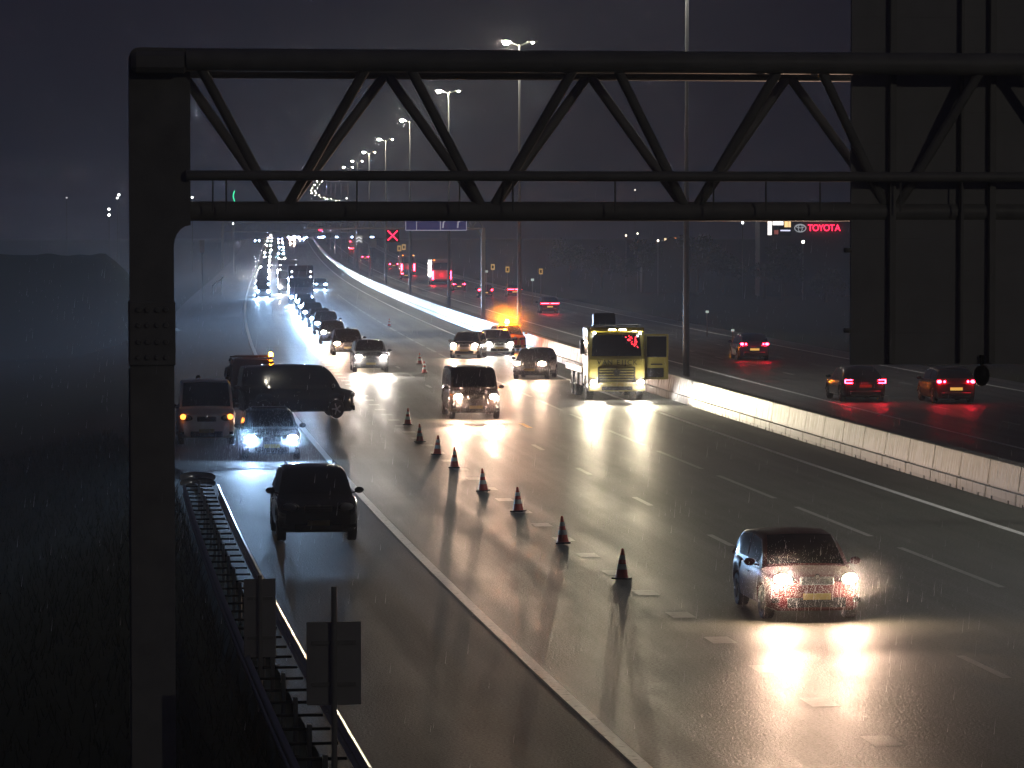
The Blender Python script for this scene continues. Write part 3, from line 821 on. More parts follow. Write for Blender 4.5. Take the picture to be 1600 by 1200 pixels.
# ------------------------------------------------------------------ lorries in the queue, seen from the front
def lorry(label, Y, u, mat, H, lights='neut', far=False):
    e = empty('lorry', P(Y,u), HEAD(Y)); tag(e, label, 'lorry', 'lorries in the queue')
    o = MB().box((0,.95,.5+(H-.9)/2),(2.46,1.9,H-.9),bev=.12).build('cab', mat, e)
    MB().box((0,-.02,H*.57),(2.2,.05,H*.24),bev=.02).build('windscreen', M_glass, e)
    MB().box((0,-.06,H*.73),(2.3,.2,.18),bev=.04).build('sun_visor', mat, e)
    g = MB()
    for i in range(4): g.box((0,-.03,.95+.14*i),(1.6,.05,.06))
    g.build('grille', M_black, e)
    MB().box((0,-.03,.5),(2.46,.2,.4),bev=.05).build('bumper', M_black, e)
    MB().box((0,6.5,.6+(H-.5)/2),(2.5,9.0,H-.6),bev=.04).build('box_body', mat, e)
    for sg_ in (-1,1):
        MB().box((sg_*1.42,.1,H*.58),(.2,.12,.75),bev=.04).build('mirror', M_black, e)
        MB().ell((sg_*1.0,-.16,.75),(.14,.05,.11)).build('headlight', M_hl[lights], e, 60)
        MB().ell((sg_*.95,-.12,H-.55),(.06,.05,.06)).build('marker_lamp', M_marker, e, 60)
        MB().ell((sg_*.95,-.20,H*.73),(.05,.05,.05)).build('visor_lamp', M_marker, e, 60)
        spot(e, (sg_*1.0,-.3,.75),(0,-1,-.06), 10000, {'neut':NEUT,'cool':COOL,'warm':WARM}[lights], 15, .55, 3.0, .06)
        for yy in (1.2, 8.0, 9.3): wheel_parts(e, .5, (sg_*1.05,yy,.5), .3)
    return e
lorry('dark tall lorry with roof marker lamps, first lorry in the queue', 362, 5.7, paint('dark lorry paint',(.02,.022,.03)), 3.9, 'cool')
lorry('grey lorry with roof marker lamps just behind the first lorry', 432, 5.0, paint('grey lorry paint',(.10,.105,.12)), 4.0, 'neut')

# ------------------------------------------------------------------ further traffic towards us
G_far = 'distant approaching cars with headlights on'
far_in = [(520,2.0,'cool'),(560,5.3,'cool'),(600,1.9,'neut'),(650,5.2,'cool'),(690,2.0,'neut'),(745,1.9,'neut'),(800,5.3,'warm'),(830,2.0,'neut'),(890,5.2,'cool'),(905,1.8,'neut'),
          (960,2.0,'neut'),(1010,5.4,'cool'),(1045,1.9,'neut'),(1090,9.0,'warm'),(1110,5.3,'warm'),(1140,1.8,'neut'),(1150,-2.2,'cool'),(1165,9.2,'warm'),(1180,5.3,'cool'),(1190,12.6,'cool'),(1205,1.9,'neut'),(1225,12.5,'neut'),(1240,9.1,'neut'),(1300,9.0,'cool'),(1330,12.4,'cool'),(400,1.9,'cool'),(428,1.8,'cool'),(455,1.9,'cool'),(487,1.8,'neut'),(545,1.9,'cool'),(575,1.8,'neut'),(628,2.0,'cool'),(662,1.8,'neut'),(718,1.9,'cool'),(772,2.0,'neut'),(610,5.4,'neut'),(705,5.3,'cool'),(750,5.2,'neut')]
far_in.sort()
order = ['','second ','third ','fourth ','fifth ','sixth ','seventh ','eighth ','ninth ','tenth ','eleventh ','twelfth ','thirteenth ','fourteenth ','fifteenth ','sixteenth ','seventeenth ','eighteenth ','nineteenth ','twentieth ','twenty-first ','twenty-second ','twenty-third ','twenty-fourth ','twenty-fifth ','twenty-sixth ','twenty-seventh ']
CN = {'cool':'bluish','neut':'white','warm':'warm'}
LN = lambda u: 'the shoulder' if u < 0 else 'the leftmost lane' if u < 3.6 else 'the second lane' if u < 7.2 else 'the third lane' if u < 10.8 else 'the lane by the barrier'
cnt = {}
for (Y,u,c) in far_in:
    ln = LN(u); cnt[ln] = cnt.get(ln,0)+1
    pos = 'nearest' if cnt[ln] == 1 else order[cnt[ln]-1] + 'nearest'
    car('car', 'suv' if int(Y)%2 else 'hatch', P_grey if int(Y)%3 else P_blk, 'far car with %s headlights past the lorries, %s in %s' % (CN[c], pos, ln), 'car', Y, u, c, group=G_far, power=4.0 if Y < 700 else 0, detail=False)
for i in range(9):
    Y = 1850 + 75*i
    car('car', 'hatch', P_grey, 'tiny bluish headlights on the far bend, %s' % ('nearest' if i == 0 else order[i]+'nearest'), 'car', Y, 3.0 + (i%3)*3.4, 'cool', group='headlights on the far bend', power=0, detail=False)
# a few real beams from the far queue light the road between them
for (Y,u) in ((520,2.0),(650,5.2),(800,5.3),(960,2.0),(1140,1.8)):
    pass

# ------------------------------------------------------------------ opposite carriageway, seen from behind
car('car','sedan',P_blk,'black saloon with red C-shaped tail lights below the big sign','car',148,24.3,'off',away=True,taillook='c',plate=M_plate_w)
car('car','hatch',P_red,'red hatchback with lit yellow plate below the big sign, right of the saloon','car',146.5,27.75,'off',away=True,taillook='dot')
car('car','hatch',P_blue,'dark blue car with two red tail lights and yellow plate right of the lamp post','car',198,27.7,'off',away=True,taillook='dot')
car('car','hatch',P_blk,'dark car with wide red tail lights above the recovery lorry','car',319,27.4,'off',away=True,taillook='wide')
G_aw = 'distant cars driving away with red tail lights'
for (Y,u,t,l) in ((405,30.6,'wide','far car with one red light band across its tail, right of the gantry leg'),(400,27.0,'bar','far car with tall red tail lights left of the gantry leg'),
                (450,26.8,'dot','far car with red tail lights just right of the coach'),(565,24.6,'dot','far car with red tail lights just left of the coach'),
                (700,27.2,'bar','far red-lit car below the red cross signal'),(820,24.6,'dot','far red-lit car left of the dark square sign'),(980,25.0,'wide','far red-lit car right of the barrier vanishing point'),(1120,28.0,'dot','farthest red-lit car on the opposite carriageway')):
    car('car','hatch',P_blk,l,'car',Y,u,'off',away=True,group=G_aw,detail=Y<460,taillook=t)
def coach(label, Y, u, W, H, mat, name='coach'):
    e = empty(name, P(Y,u), HEAD(Y)); tag(e, label, 'bus' if name=='coach' else 'lorry')
    MB().box((0,5.5,.4+(H-.4)/2),(W,11,H-.4),bev=.15).build('body', mat, e)
    MB().box((0,-.02,H*.72),(W*.8,.06,H*.28),bev=.02).build('rear_window', M_glass, e)
    MB().box((0,-.03,.62),(W*.98,.16,.4),bev=.05).build('bumper', M_black, e)
    for sg_ in (-1,1):
        MB().box((sg_*W*.43,-.04,1.35),(.26,.1,1.3),bev=.04).build('tail_light', M_tail, e)
        MB().ell((sg_*W*.36,-.04,H-.15),(.09,.06,.06)).build('marker_lamp', M_amber, e, 60)
        for yy in (3.0,8.5): wheel_parts(e,.5,(sg_*(W/2-.17),yy,.5),.3)
    point(e,(0,-1.0,1.4),60,TAIL,.3)
    return e
coach('coach with tall red tail lights on the opposite carriageway', 505, 27.3, 2.9, 3.7, paint('pale coach paint',(.4,.36,.34)))
coach('lorry seen from behind with small roof lamps, left of the coach', 610, 26.6, 2.5, 3.6, paint('dark trailer',(.05,.05,.055)), 'lorry')

# ------------------------------------------------------------------ cones
cone_me = None
def cone(label, Y, u):
    e = empty('traffic_cone', P(Y,u,.004), rnd.uniform(-.4,.4)); tag(e, label, 'traffic cone', 'row of traffic cones'); e.scale = (.84,.84,.82); e.rotation_euler = (rnd.uniform(-.04,.04), rnd.uniform(-.05,.05), rnd.uniform(-.4,.4))
    global cone_me
    if cone_me is None:
        base = MB().box((0,0,.02),(.40,.40,.04),bev=.012).mesh('base', M_black)
        prof = [(.165,.04),(.15,.06),(.028,.74),(.02,.75)]
        body = MB().lathe(prof, n=16).mesh('body', M_cone_r, 40)
        def band(z0,z1):
            f = lambda z: .15 + (z-.06)*(.028-.15)/.68 + .004
            return MB().lathe([(f(z0),z0),(f(z1),z1)], n=16).mesh('band', M_cone_w, 40)
        cone_me = (base, body, band(.24,.37), band(.48,.59))
    inst('base', cone_me[0], e); b_ = inst('body', cone_me[1], e); inst('band', cone_me[2], b_); inst('band', cone_me[3], b_)
cl = ['nearest to the camera','second nearest to the camera','third from the camera','fourth from the camera','fifth from the camera','sixth from the camera','seventh from the camera','eighth from the camera, below the dark van']
for (px,py),l in zip(((972,906),(880,850),(810,800),(755,768),(710,731),(683,711),(656,691),(637,664)), cl):
    Y = F_PX*HCAM/(py-HORIZ); cone('striped orange cone in the row, '+l, Y, XW(px,Y)-X0(Y))
for (px,py),l in zip(((656,569),(663,583),(608,510)), ('far cone standing left of the dark van roof, farther of two','far cone standing left of the dark van roof, nearer of two','farthest cone, right of the queue near the lane line')):
    Y = F_PX*HCAM/(py-HORIZ); cone(l, Y, XW(px,Y)-X0(Y))

# ------------------------------------------------------------------ lamp posts in the median
LAMP_H = 21.0
arm_u = .95
def lamp_post(i, Y, label):
    e = empty('lamp_post', P(Y, 20.25 if Y < 200 else 19.75), HEAD(Y)); tag(e, label, 'street lamp', 'lamp posts in the median')
    MB().tube((0,0,0),(0,0,9.5),.17,.13,n=12).build('column', M_pole, e, 40)
    MB().tube((0,0,9.5),(0,0,LAMP_H-.2),.10,.07,n=10).build('upper_column', M_pole, e, 40)
    near = Y < 800
    for sg_ in (-1,1):
        MB().tube((0,0,LAMP_H-.3),(sg_*(arm_u-.2),0,LAMP_H+.02),.035,n=8).build('arm', M_pole, e)
        hd = MB().box((sg_*arm_u,0,LAMP_H+.05),(.75,.32,.12),bev=.04).build('lamp_head', M_pole, e)
        big = sg_ < 0
        rr = (.17 if big else .07) if near else .085
        MB().ell((sg_*arm_u,-.10,LAMP_H-.06),(rr*1.3,rr,rr*.8)).build('lamp_glass', (M_street_big if big and 200 < Y < 620 else M_street_mid if big and Y < 10 else M_street) if near else M_street_far, hd, 60)
        if 40 < Y < 620:
            spot(e,(sg_*(arm_u),-.05,LAMP_H-.28),(sg_*.45,-.05,-1),3600,(1,.97,.90),125,.8,1,.12)
names = ['thick lamp post right of the recovery lorry, its lamps above the frame','lamp post with the brightest lamp above the gantry','second brightest lamp post, seen through the gantry lattice','third lamp post of the lit row through the lattice']
Y = 0.0; i = -3
while Y < 2000:
    if i >= -1:
        l = names[i+1] if i+1 < 4 else '%slamp post in the median row counting away from the recovery lorry' % order[i+1]
    else: l = 'lamp post in the median outside the frame at right, %s' % ('beside the bridge' if i == -3 else 'beyond the big sign')
    lamp_post(i, Y, l); Y += 86.0; i += 1

# ------------------------------------------------------------------ cantilever sign over the road
CY = 290.0
ca = empty('sign_gantry', P(CY,19.4), HEAD(CY)); tag(ca, 'pale cantilever gantry carrying a blue sign beyond the stopped cars', 'gantry')
lg = pmat('pale grey painted steel',(.42,.42,.42),.45,noise=.2)
cz = lambda py: ZW(py,CY)
MB().box((0,0,cz(356)/2),(.34,.34,cz(356)),bev=.03).build('post', lg, ca)
cw = XW(772,CY)-XW(497,CY)
MB().box((-cw/2,0,cz(357)),(cw,.2,.16),bev=.02).build('beam', lg, ca)
MB().box((-cw/2,.6,cz(357)),(cw,.2,.16),bev=.02).build('beam', lg, ca)
MB().box((-cw/2,.3,cz(340)),(cw,.16,.16),bev=.02).build('beam', lg, ca)
MB().tube((-.6,0,cz(357)),(0,0,cz(372)),.06).build('brace', lg, ca)
for k in range(16):
    x0 = -cw + k*cw/16
    MB().tube((x0,0,cz(357)),(x0+cw/32,.3,cz(340)),.035,n=6).build('diagonal', lg, ca)
    MB().tube((x0+cw/32,.3,cz(340)),(x0+cw/16,0,cz(357)),.035,n=6).build('diagonal', lg, ca)
bs = empty('direction_sign', (XW(681.5,CY-.5), CY-.5, cz(361)), HEAD(CY)); tag(bs, 'blue direction sign with white arrows hung on the pale gantry', 'sign')
bw, bh = 97*CY/F_PX, 2.3
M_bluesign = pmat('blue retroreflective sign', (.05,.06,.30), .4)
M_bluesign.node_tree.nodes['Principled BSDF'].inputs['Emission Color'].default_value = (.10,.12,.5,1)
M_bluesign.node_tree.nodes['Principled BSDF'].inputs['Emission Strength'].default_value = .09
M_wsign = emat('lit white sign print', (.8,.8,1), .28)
MB().box((0,0,bh/2),(bw,.06,bh),bev=.02).build('plate', M_bluesign, bs)
mb = MB()
for (a,b_) in (((-bw/2+.06,.06),(bw/2-.06,.06)),((-bw/2+.06,bh-.06),(bw/2-.06,bh-.06)),((-bw/2+.06,.06),(-bw/2+.06,bh-.06)),((bw/2-.06,.06),(bw/2-.06,bh-.06)),((-1.6,.06),(-1.6,bh-.06)),((.35,.06),(.35,bh-.06))):
    mb.tube((a[0],-.034,a[1]),(b_[0],-.034,b_[1]),.03,n=4)
mb.build('border', M_wsign, bs)
for ax_ in (.55,1.75):
    mb = MB().tube((ax_,-.034,.25),(ax_+.05,-.034,.7),.06,n=4).tube((ax_+.05,-.034,.7),(ax_+.5,-.034,1.15),.06,n=4).tube((ax_+.5,-.034,1.15),(ax_+.15,-.034,1.1),.05,n=4).tube((ax_+.5,-.034,1.15),(ax_+.45,-.034,.8),.05,n=4)
    mb.build('arrow', M_wsign, bs)
for (x,z,l) in ((-.6,1.5,1.3),(-.65,1.0,1.1),(-2.0,1.2,.4)): MB().box((x,-.034,z),(l,.02,.14)).build('lettering_line', M_wsign, bs)
def red_cross(Y, px, py, size, label, cross=True):
    e = empty('lane_signal', (XW(px,Y),Y-.4,ZW(py,Y)), HEAD(Y)); tag(e,label,'lane signal')
    MB().box((0,.15,0),(size*1.25,.26,size*1.25),bev=.03).build('housing', M_black, e)
    MB().tube((0,.2,size*.6),(0,.2,size*.95),.05).build('hanger', lg, e)
    m = emat('red signal led', (1,.01,.05), 12)
    mb = MB()
    if cross:
        for sg_ in (-1,1):
            for k in range(9):
                t = (k-4)/4*.42*size; mb.ell((t,0,sg_*t),(.05*size,.03,.05*size),6,4)
    else: mb.ell((0,0,0),(.3*size,.05,.3*size))
    mb.build('lamp', m, e)
red_cross(CY, 614, 368, .85, 'lit red cross lane signal hanging below the pale gantry')
# farther full-width lattice gantry
FY = 700.0
fg = empty('far_gantry', P(FY,-6.5), HEAD(FY)); tag(fg, 'distant pale lattice gantry across the road below the near truss', 'gantry')
z0, z1 = ZW(362,FY)-ZR(FY), ZW(348,FY)-ZR(FY)
for x in (0, 26): MB().box((x,0,z1/2),(.5,.5,z1),bev=.04).build('post', lg, fg)
for z in (z0,z1): MB().tube((0,0,z),(26,0,z),.14).build('chord', lg, fg)
for k in range(13):
    MB().tube((2*k,0,z0),(2*k+1,0,z1),.07,n=6).build('diagonal', lg, fg); MB().tube((2*k+1,0,z1),(2*k+2,0,z0),.07,n=6).build('diagonal', lg, fg)
red_cross(FY-1, 501, 358.5, 1.0, 'small red signal lamp on the distant lattice gantry', False)

# ------------------------------------------------------------------ roadside signs on the far side
def small_sign(name, label, px, py, Y, wpx, hpx, mat, cat='sign', print_mat=None, base_z=None, group=None, glyph=None):
    z = ZW(py,Y); g0 = ZR(Y) - .1
    e = empty(name,(XW(px,Y),Y,g0)); tag(e,label,cat,group)
    wd, h = wpx*Y/F_PX, hpx*Y/F_PX
    MB().tube((0,.06,0),(0,.06,max(.3,z-g0)),.04,n=8).build('post', M_pole, e)
    MB().box((0,0,z-g0),(wd,.04,h),bev=.01).build('plate', mat, e)
    if glyph == 'chevron':
        for dz in (-.22,.18):
            mb = MB().tube((-wd*.38,-.04,z-g0+h*(dz-.12)),(0,-.04,z-g0+h*(dz+.12)),wd*.09,n=5).tube((0,-.04,z-g0+h*(dz+.12)),(wd*.38,-.04,z-g0+h*(dz-.12)),wd*.09,n=5)
            mb.build('chevron', print_mat, e)
    elif print_mat:
        MB().box((0,-.025,z-g0),(wd*.5,.02,h*.5),rz=0).build('symbol', print_mat, e)
    return e
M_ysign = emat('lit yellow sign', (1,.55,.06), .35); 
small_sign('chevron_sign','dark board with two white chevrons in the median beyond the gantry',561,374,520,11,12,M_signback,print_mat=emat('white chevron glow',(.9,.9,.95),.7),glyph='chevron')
small_sign('roadside_sign','dark square sign back left of the red cross',582,380,480,13,13,M_signback)
ys = [(770,417,360,'tall'),(793,421,345,'wide'),(845,424,340,'right-hand'),(624,388,560,'far left'),(631,386,540,'far right')]
for (px,py,Y,_w),l in zip(ys,('yellow roadside sign half hidden by the gantry leg','yellow roadside sign just right of the gantry leg','rightmost yellow roadside sign above the recovery lorry','left of two tiny yellow signs below the red cross','right of two tiny yellow signs below the red cross')):
    small_sign('yellow_sign',l,px,py,Y,6,9,M_ysign,print_mat=M_black,group='yellow roadside signs')
for (px,py,Y,l) in ((760,424,400,'small pale reflector post left of the gantry leg'),(832,437,360,'small pale reflector post below the yellow signs'),(1105,487,245,'small pale reflector right of the thick lamp post'),(1145,516,210,'pale reflector beside the dark blue car')):
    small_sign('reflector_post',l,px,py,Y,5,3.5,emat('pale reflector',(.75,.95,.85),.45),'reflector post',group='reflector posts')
small_sign('roadside_sign','dark sign back on a post left of the slip road',316,385,330,8,20,M_signback)
# curved shape added for a blurred white reflection left of the slip road
rows = []
re_ = empty('white_reflection', (XW(341,420),420,-.3)); tag(re_,'added curved pale shape standing in for a white reflection on the left verge','guardrail')
pts = [(-.7,.0,.45),(-.5,.0,.65),(-.2,.05,.95),(.1,.1,1.15),(.4,.1,1.3),(.6,.1,1.6)]
mb = MB()
for a,b_ in zip(pts,pts[1:]): mb.tube((a[0],a[1],a[2]+.9),(b_[0],b_[1],b_[2]+.9),.11,n=8)
mb.build('rail', pmat('white blurred reflection',(.8,.8,.8),.3), re_, 50)
mb = MB().tube((-.6,0,0),(-.6,0,1.5),.05).tube((.4,.1,0),(.4,.1,2.2),.05); mb.build('post', M_steel, re_)

# ------------------------------------------------------------------ car dealer on the right, with red letters
DY = 430.0
bd = empty('dealer_building', (XW(1290,DY),DY,-.3)); tag(bd,'dim showroom building with one bright lit window at the far right','building')
M_bwall = pmat('dark cladding',(.05,.05,.055),.6,noise=.3)
bwid = 20.0
MB().box((2.0,4.0,4.6),(bwid,8,9.2),bev=.05).build('wall', M_bwall, bd)
MB().box((2.0,4.0,9.35),(bwid+.5,8.5,.25)).build('roof', M_bwall, bd)
wx = XW(1217,DY)-XW(1290,DY); wz = ZW(355,DY)+.3
win = MB().box((wx,-.05,wz),(2.9,.1,2.1)).build('window', M_black, bd)
for (x,z,w_,h_,c,st) in ((-1.15,.0,.5,1.9,(1,.95,.9),1.6),(-.15,.62,1.3,.75,(1,.95,.92),1.9),(.85,.5,.42,1.0,(1,.62,.25),1.5),(1.25,.5,.3,1.0,(1,.66,.3),1.3),(.75,-.4,1.2,.16,(.75,.75,1),1.3),(-.35,-.6,.5,.5,(1,.25,.2),.25)):
    MB().box((wx+x,-.11,wz+z),(w_,.03,h_)).build('pane', emat('lit pane %.2f%.2f' % (x,z),c,st), win)
lt = empty('letter_sign',(XW(1287,DY-.4),DY-.4,ZW(356.5,DY)));  tag(lt,'glowing red TOYOTA letters on the dim building','sign')
M_redneon = emat('red neon letters',(1,.015,.06),5)
for k, ch in enumerate('TOYOTA'):
    o = inst('letter',text_mesh(ch,1.12,.05,'letter',M_redneon),lt,((k-2.5)*.66,0,0),rot=(R(90),0,0)); o.scale = (.9,1.0,1)
M_emb = emat('pale emblem glow',(.75,.8,.85),.35)
eb = empty('emblem_sign',(XW(1250,DY-.4),DY-.4,ZW(356.5,DY))); tag(eb,'pale oval emblem left of the red letters','sign')
def ring(rx, rz, cx, cz_, th, name):
    mb = MB(); n = 28
    for i in range(n):
        a, b_ = 2*math.pi*i/n, 2*math.pi*(i+1)/n
        mb.tube((cx+rx*math.cos(a),0,cz_+rz*math.sin(a)),(cx+rx*math.cos(b_),0,cz_+rz*math.sin(b_)),th,n=4)
    mb.build(name,M_emb,eb)
ring(.68,.46,0,0,.06,'outer_oval'); ring(.24,.44,0,0,.045,'upright_oval'); ring(.48,.17,0,.2,.045,'cross_oval')
def lamp_dot(label, px, py, Y, r, col, st, name='distant_lamp'):
    g0 = ZR(Y) - .6
    e = empty(name,(XW(px,Y),Y,g0)); tag(e,label,'lamp','scattered distant lamps'); z = ZW(py,Y) - g0
    MB().tube((0,.15,0),(0,.15,z),.05,n=6).build('post', M_pole, e)
    MB().ell((0,0,z),(r,r,r)).build('lamp', emat('distant lamp %s%d' % (col,st),col,st,False), e, 60)
for a in (('white lamp just below the red letters emblem',1254.5,378,415,.18,(1,.95,.8),10),('pale lamp left of the lit showroom window',1160,348,440,.16,(.9,.95,1),6),('small amber lamp right of the pale lamp near the showroom',1182,354,460,.14,(1,.7,.4),4),
          ('faint lamp between gantry bars at right',992,297,900,.16,(1,.8,.8),4),('white lamp left of the orange lit house',1028,376,455,.13,(1,.85,.7),6),('pair-left tiny lamp near the thick post',978,368,480,.12,(1,.9,.7),4),
          ('tiny lamp above the orange lit house',996,365,500,.12,(1,.9,.7),5),
          ('upper of two stacked white lamps left of the gantry post',171,327,640,.22,(1,1,1),9),('lower of two stacked white lamps left of the gantry post',171,336,640,.22,(1,1,1),9),
          ('upper white lamp touching the gantry post side',186.5,304.5,700,.24,(1,1,1),9),('lower dim lamp touching the gantry post side',184,309.5,700,.2,(1,1,1),5),('faint lone lamp far left of the gantry post',105,309,800,.15,(1,.9,.9),2.5),
          ('white lamp right of the gantry post between rails',301,308.5,700,.22,(1,1,1),7),('pale lamp below the truss at left',365,349.5,650,.2,(.8,1,.95),6),('tiny pale lamp seen through the lattice left of the distant lamp row',430,309.5,900,.2,(1,1,1),5),('tiny pale lamp right of the distant lamp row',542,310,1000,.22,(1,1,1),6),
          ('tall white lamp above the far queue',423.5,368,1150,.35,(1,.95,.85),14)):
    lamp_dot(*a)
ng = empty('green_light_mast',(XW(366,600),600,-.6)); tag(ng,'thin vertical blur of a green light on a mast at left','lamp')
zz = ZW(320,600)+.6
MB().tube((0,.1,0),(0,.1,zz),.06,n=6).build('mast', M_pole, ng)
mb = MB(); pr = None
for k in range(11):
    p = (.12*math.sin(k*.75), 0, zz + k*.235)
    if pr: mb.tube(pr,p,.085,n=6)
    pr = p
mb.build('green_blur', emat('blurred green light',(.03,1,.45),1.6,False), ng)  # wavy shape gives the motion blur of a green light
hs = empty('house',(XW(1050,470),470,-.5)); tag(hs,'small dark house with orange lit window right of the thick post','building')
MB().box((0,3,2.6),(8,6,5.2)).build('wall', M_bwall, hs)
MB().extrude([(-4.3,5.2),(4.3,5.2),(0,7.4)],-.3,6.3).build('roof', M_bwall, hs)
for (dx,dz,wd,c,st) in ((.25,0,.55,(1,.30,.08),1.6),(-.9,-.05,.3,(1,.7,.4),1.2)):
    f = MB().box((dx,-.04,ZW(378,470)+.5+dz),(wd+.16,.08,1.25)).build('window', M_black, hs)
    MB().box((dx,-.09,ZW(378,470)+.5+dz),(wd,.03,1.1)).build('pane', emat('house pane %.1f'%dx,c,st), f)

# ------------------------------------------------------------------ trees near the showroom
M_leaf = pmat('dark foliage',(.035,.045,.018),.7,noise=.5,nscale=3); M_bark = pmat('bark',(.05,.04,.03),.8,noise=.4)
def tree(label, x, y, h, r, seed, n=1500):
    rg = random.Random(seed)
    e = empty('tree',(x,y,-.4)); tag(e,label,'tree','trees on the far right verge')
    mb = MB().tube((0,0,0),(0,0,h*.5),.2,.12,n=8)
    cl_ = []
    for k in range(9):
        a = rg.uniform(0,6.28); q = Vector((math.cos(a)*r*rg.uniform(.2,.75), math.sin(a)*r*rg.uniform(.2,.75), h*rg.uniform(.45,.92)))
        mb.tube((0,0,h*rg.uniform(.25,.48)), q, .07, .02, n=5); cl_.append((q, r*rg.uniform(.3,.5)))
    mb.build('trunk', M_bark, e, 50)
    mb = MB()
    for k in range(n):
        c, rr = rg.choice(cl_); d = Vector((rg.gauss(0,1),rg.gauss(0,1),rg.gauss(0,.8))); d *= rr*rg.random()**.4/max(.01,d.length)
        p = c + d; a = Vector((rg.uniform(-1,1),rg.uniform(-1,1),rg.uniform(-1,1))).normalized()*.16; b_ = a.cross(Vector((rg.uniform(-1,1),rg.uniform(-1,1),rg.uniform(-1,1)))).normalized()*.10
        mb.add([p-a,p+b_,p+a,p-b_],[(0,1,2,3)])
    mb.build('crown', M_leaf, e)
for i,(px,Y,h,r,l) in enumerate(((1222,405,6.2,2.6,'dark leafy tree in front of the lit showroom window'),(1195,415,5.4,2.4,'low dark tree left of the lit showroom window'),(1090,440,7.5,3.2,'dark tree right of the thick lamp post'),(1130,450,6.0,3.0,'dark bushy tree between the house and the showroom'),(1005,470,6.5,3.0,'dark tree left of the orange lit house'),(940,490,6.0,3.0,'dark tree above the recovery lorry'),(890,520,6.5,3.2,'leftmost dark tree on the right verge'),(1290,400,3.6,2.6,'low dark shrub under the red letters'))):
    tree(l, XW(px,Y), Y, h, r, 20+i)

# ------------------------------------------------------------------ people behind the standing vehicles
M_cloth = pmat('dark work clothes',(.02,.02,.024),.7,noise=.2); M_skin = pmat('skin',(.35,.2,.14),.55); M_hair = pmat('dark hair',(.015,.012,.01),.6)
def person(label, x, y, rz, lean=0.0):
    me = bpy.data.meshes.new('body')
    J = [(0,0,.98),(0,0,1.22),(0,.0,1.44),(0,-.02,1.53),(0,-.03,1.60),
         (-.19,0,1.43),(-.25,.02,1.15),(-.23,-.12,.92),(.19,0,1.43),(.25,.02,1.15),(.23,-.12,.92),
         (-.10,0,.92),(-.11,-.02,.50),(-.11,.02,.09),(-.11,-.14,.05),(.10,0,.92),(.12,-.02,.50),(.12,.02,.09),(.12,-.14,.05)]
    E = [(0,1),(1,2),(2,3),(3,4),(2,5),(5,6),(6,7),(2,8),(8,9),(9,10),(0,11),(11,12),(12,13),(13,14),(0,15),(15,16),(16,17),(17,18)]
    rr = [.15,.15,.14,.06,.055,.07,.05,.04,.07,.05,.04,.10,.065,.05,.04,.10,.065,.05,.04]
    me.from_pydata(J,E,[]); me.materials.append(M_cloth)
    o = bpy.data.objects.new('body',me); COL.objects.link(o)
    sk = o.modifiers.new('skin','SKIN'); 
    for i,v in enumerate(me.skin_vertices[0].data): v.radius = (rr[i],rr[i]*.8 if i < 3 else rr[i]); v.use_root = (i == 0)
    o.modifiers.new('sub','SUBSURF').levels = 1; o.modifiers['sub'].render_levels = 1
    e = empty('person',(x,y,0),rz); tag(e,label,'person','people standing behind the vehicles'); o.parent = e
    hd = MB().ell((0,-.03,1.70),(.075,.095,.115),12,9); hd.ell((0,-.125,1.69),(.012,.02,.02),6,4); hd.ell((-.077,-.02,1.69),(.012,.02,.03),6,4); hd.ell((.077,-.02,1.69),(.012,.02,.03),6,4)
    h = hd.build('head', M_skin, e, 60)
    MB().ell((0,-.012,1.735),(.084,.10,.10),12,8).build('hair', M_hair, h, 60)
    for sg_ in (-1,1):
        mb = MB().ell((sg_*.225,-.15,.86),(.03,.035,.05),8,6)
        for k in range(4): mb.tube((sg_*(.205+.013*k),-.16,.83),(sg_*(.205+.012*k),-.185,.765+.006*abs(k-1.5)),.009,.007,n=5)
        mb.tube((sg_*.20,-.17,.87),(sg_*.19,-.20,.82),.011,.008,n=5)
        mb.build('hand', M_skin, e, 60)
    return e
for (px,py,Y,rz,l) in ((309,577,128,R(160),'person in dark clothes whose head shows above the white van roof'),(360,566,146,R(40),'left of two people in dark clothes behind the crosswise service van'),(373,564,147,R(-60),'right of two people in dark clothes behind the crosswise service van')):
    p = person(l, XW(px,Y), Y, rz)
    p.scale = (1.05,1.05,1.05)

def verge_grass():
    rg = random.Random(5); mb = MB()
    for k in range(9000):
        Y = rg.uniform(42, 125); u = left_edge(Y) - .7 - rg.random()**1.6*6.5
        t = (left_edge(Y) - u - 1.2)/4.8; z = -.10 - 1.2*max(0,min(1,t))
        p = P(Y, u, z - .03); h = rg.uniform(.12,.5); a = rg.uniform(0,6.28); w_ = .012
        d = Vector((math.cos(a),math.sin(a),0)); q = Vector((rg.uniform(-.5,.5),rg.uniform(-.5,.5),1))*h
        mb.add([p-d*w_, p+d*w_, p+q], [(0,1,2)])
    tag(mb.build('grass', M_grass), 'rough wet grass on the verge left of the guardrail', 'grass', kind='stuff')
verge_grass()
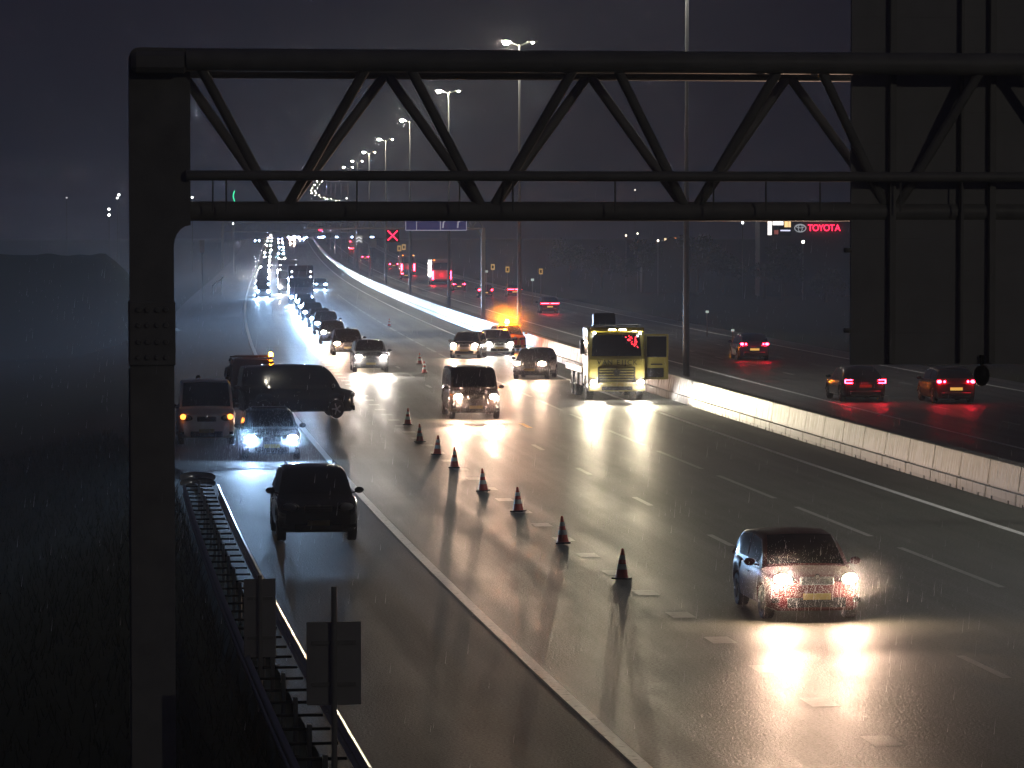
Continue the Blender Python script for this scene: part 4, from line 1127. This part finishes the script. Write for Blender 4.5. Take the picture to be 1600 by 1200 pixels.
# ------------------------------------------------------------------ falling rain, with flecks added for the glow round the lights
def rain():
    rg = random.Random(11); mb = MB()
    def drop(x, y, z, l, r):
        dx, dy = .10*l, .04*l
        mb.add([(x-r,y,z),(x+r,y,z),(x,y+r,z),(x+dx,y+dy,z+l)], [(0,1,3),(1,2,3),(2,0,3),(0,2,1)])
    def glow_fleck(x, y, z, l, r):
        a = rg.uniform(-.9,.9); ca, sa = math.cos(a)*r, math.sin(a)*r
        mb.add([(x-ca,y-sa,z),(x+ca,y+sa,z),(x+.1*l,y,z+l)], [(0,1,2)])
    # rain before each lit vehicle, plus flecks added to imitate headlamp glare
    for (Y,u,n,hw,big) in ((63.3,5.88,450,1.7,90),(109,-1.8,2600,1.7,330),(134,6.8,700,1.7,60),(150,14.15,1500,2.0,120),(180,5.4,800,1.6,40),(171.5,12.75,500,1.5,20),(203,13.0,700,2.4,0),(206,5.35,500,1.5,0),(228,5.25,400,1.5,0),(250,5.5,300,1.5,0),(270,5.6,300,1.5,0),(117,-3.65,300,1.5,0)):
        for k in range(n):
            y = Y + .35 - abs(rg.gauss(0,1.3)); x = X0(Y) + u + rg.gauss(0,hw*.6)
            drop(x, y, abs(rg.gauss(.55,.55)), rg.uniform(.04,.10), .0006)
        for k in range({63.3:6500,109:6500,134:6500,150:8000,180:5000}.get(Y,3500)):
            y = Y - .03 - abs(rg.gauss(0,.5)); x = X0(Y) + u + rg.choice((-1,1))*(.95 if Y == 150 else .62) + rg.gauss(0,.34)
            glow_fleck(x, y, abs(rg.gauss(.72,.26)), rg.uniform(.008,.02), .0007)
        if Y == 203:
            for k in range(6500): glow_fleck(X0(213)+15.2+rg.gauss(0,.75), 213.4-abs(rg.gauss(0,.7)), 1.85+rg.gauss(0,.55), rg.uniform(.015,.035), .0022)  # flecks clustered at the beacon to make its glow
        for k in range(big):
            y = Y - .3 - abs(rg.gauss(0,3.5)); x = X0(Y) + u + rg.gauss(0,hw*.7)
            drop(x, y, rg.uniform(.02,1.2), rg.uniform(.12,.30), rg.uniform(.0008,.0016))
    for Yl in (258, 344, 430, 516):  # flecks added at the lamp heads for their halos
        for k in range(900):
            glow_fleck(X0(Yl)+18.8+rg.gauss(0,.8), Yl-.2-abs(rg.gauss(0,.8)), ZR(Yl)+20.85-abs(rg.gauss(0,1.0))+.5, rg.uniform(.01,.025), .0016)
    for k in range(2200):
        y = rg.uniform(38, 190); x = y*rg.uniform(-.14,.15)
        drop(x, y, rg.uniform(.05, 7.5), rg.uniform(.08,.2), .0012)
    m = bpy.data.materials.new('rain water'); m.use_nodes = True
    nt = m.node_tree; nt.nodes.clear(); o_ = nt.nodes.new('ShaderNodeOutputMaterial'); a = nt.nodes.new('ShaderNodeBsdfTranslucent'); b_ = nt.nodes.new('ShaderNodeBsdfDiffuse'); mx = nt.nodes.new('ShaderNodeMixShader')
    a.inputs[0].default_value = (.9,.9,.95,1); b_.inputs[0].default_value = (.8,.8,.85,1)
    mx.inputs[0].default_value = .12; nt.links.new(a.outputs[0],mx.inputs[1]); nt.links.new(b_.outputs[0],mx.inputs[2]); nt.links.new(mx.outputs[0],o_.inputs[0])
    tag(mb.build('rain', m), 'fine falling rain, plus added flecks imitating glare around the lamps', 'rain', kind='stuff')
rain()

# ------------------------------------------------------------------ rainy haze
hz = MB().box((0, 1435, 16), (1700, 2990, 44)).build('haze', None)
m = bpy.data.materials.new('rainy haze'); m.use_nodes = True
nt = m.node_tree; nt.nodes.clear(); o_ = nt.nodes.new('ShaderNodeOutputMaterial'); v = nt.nodes.new('ShaderNodeVolumePrincipled')
v.inputs['Color'].default_value = (.84,.88,1,1); v.inputs['Density'].default_value = .00035; v.inputs['Anisotropy'].default_value = .6
nt.links.new(v.outputs[0], o_.inputs['Volume']); hz.data.materials.append(m)
tag(hz, 'thin rainy night haze over the whole road', 'haze', kind='stuff')
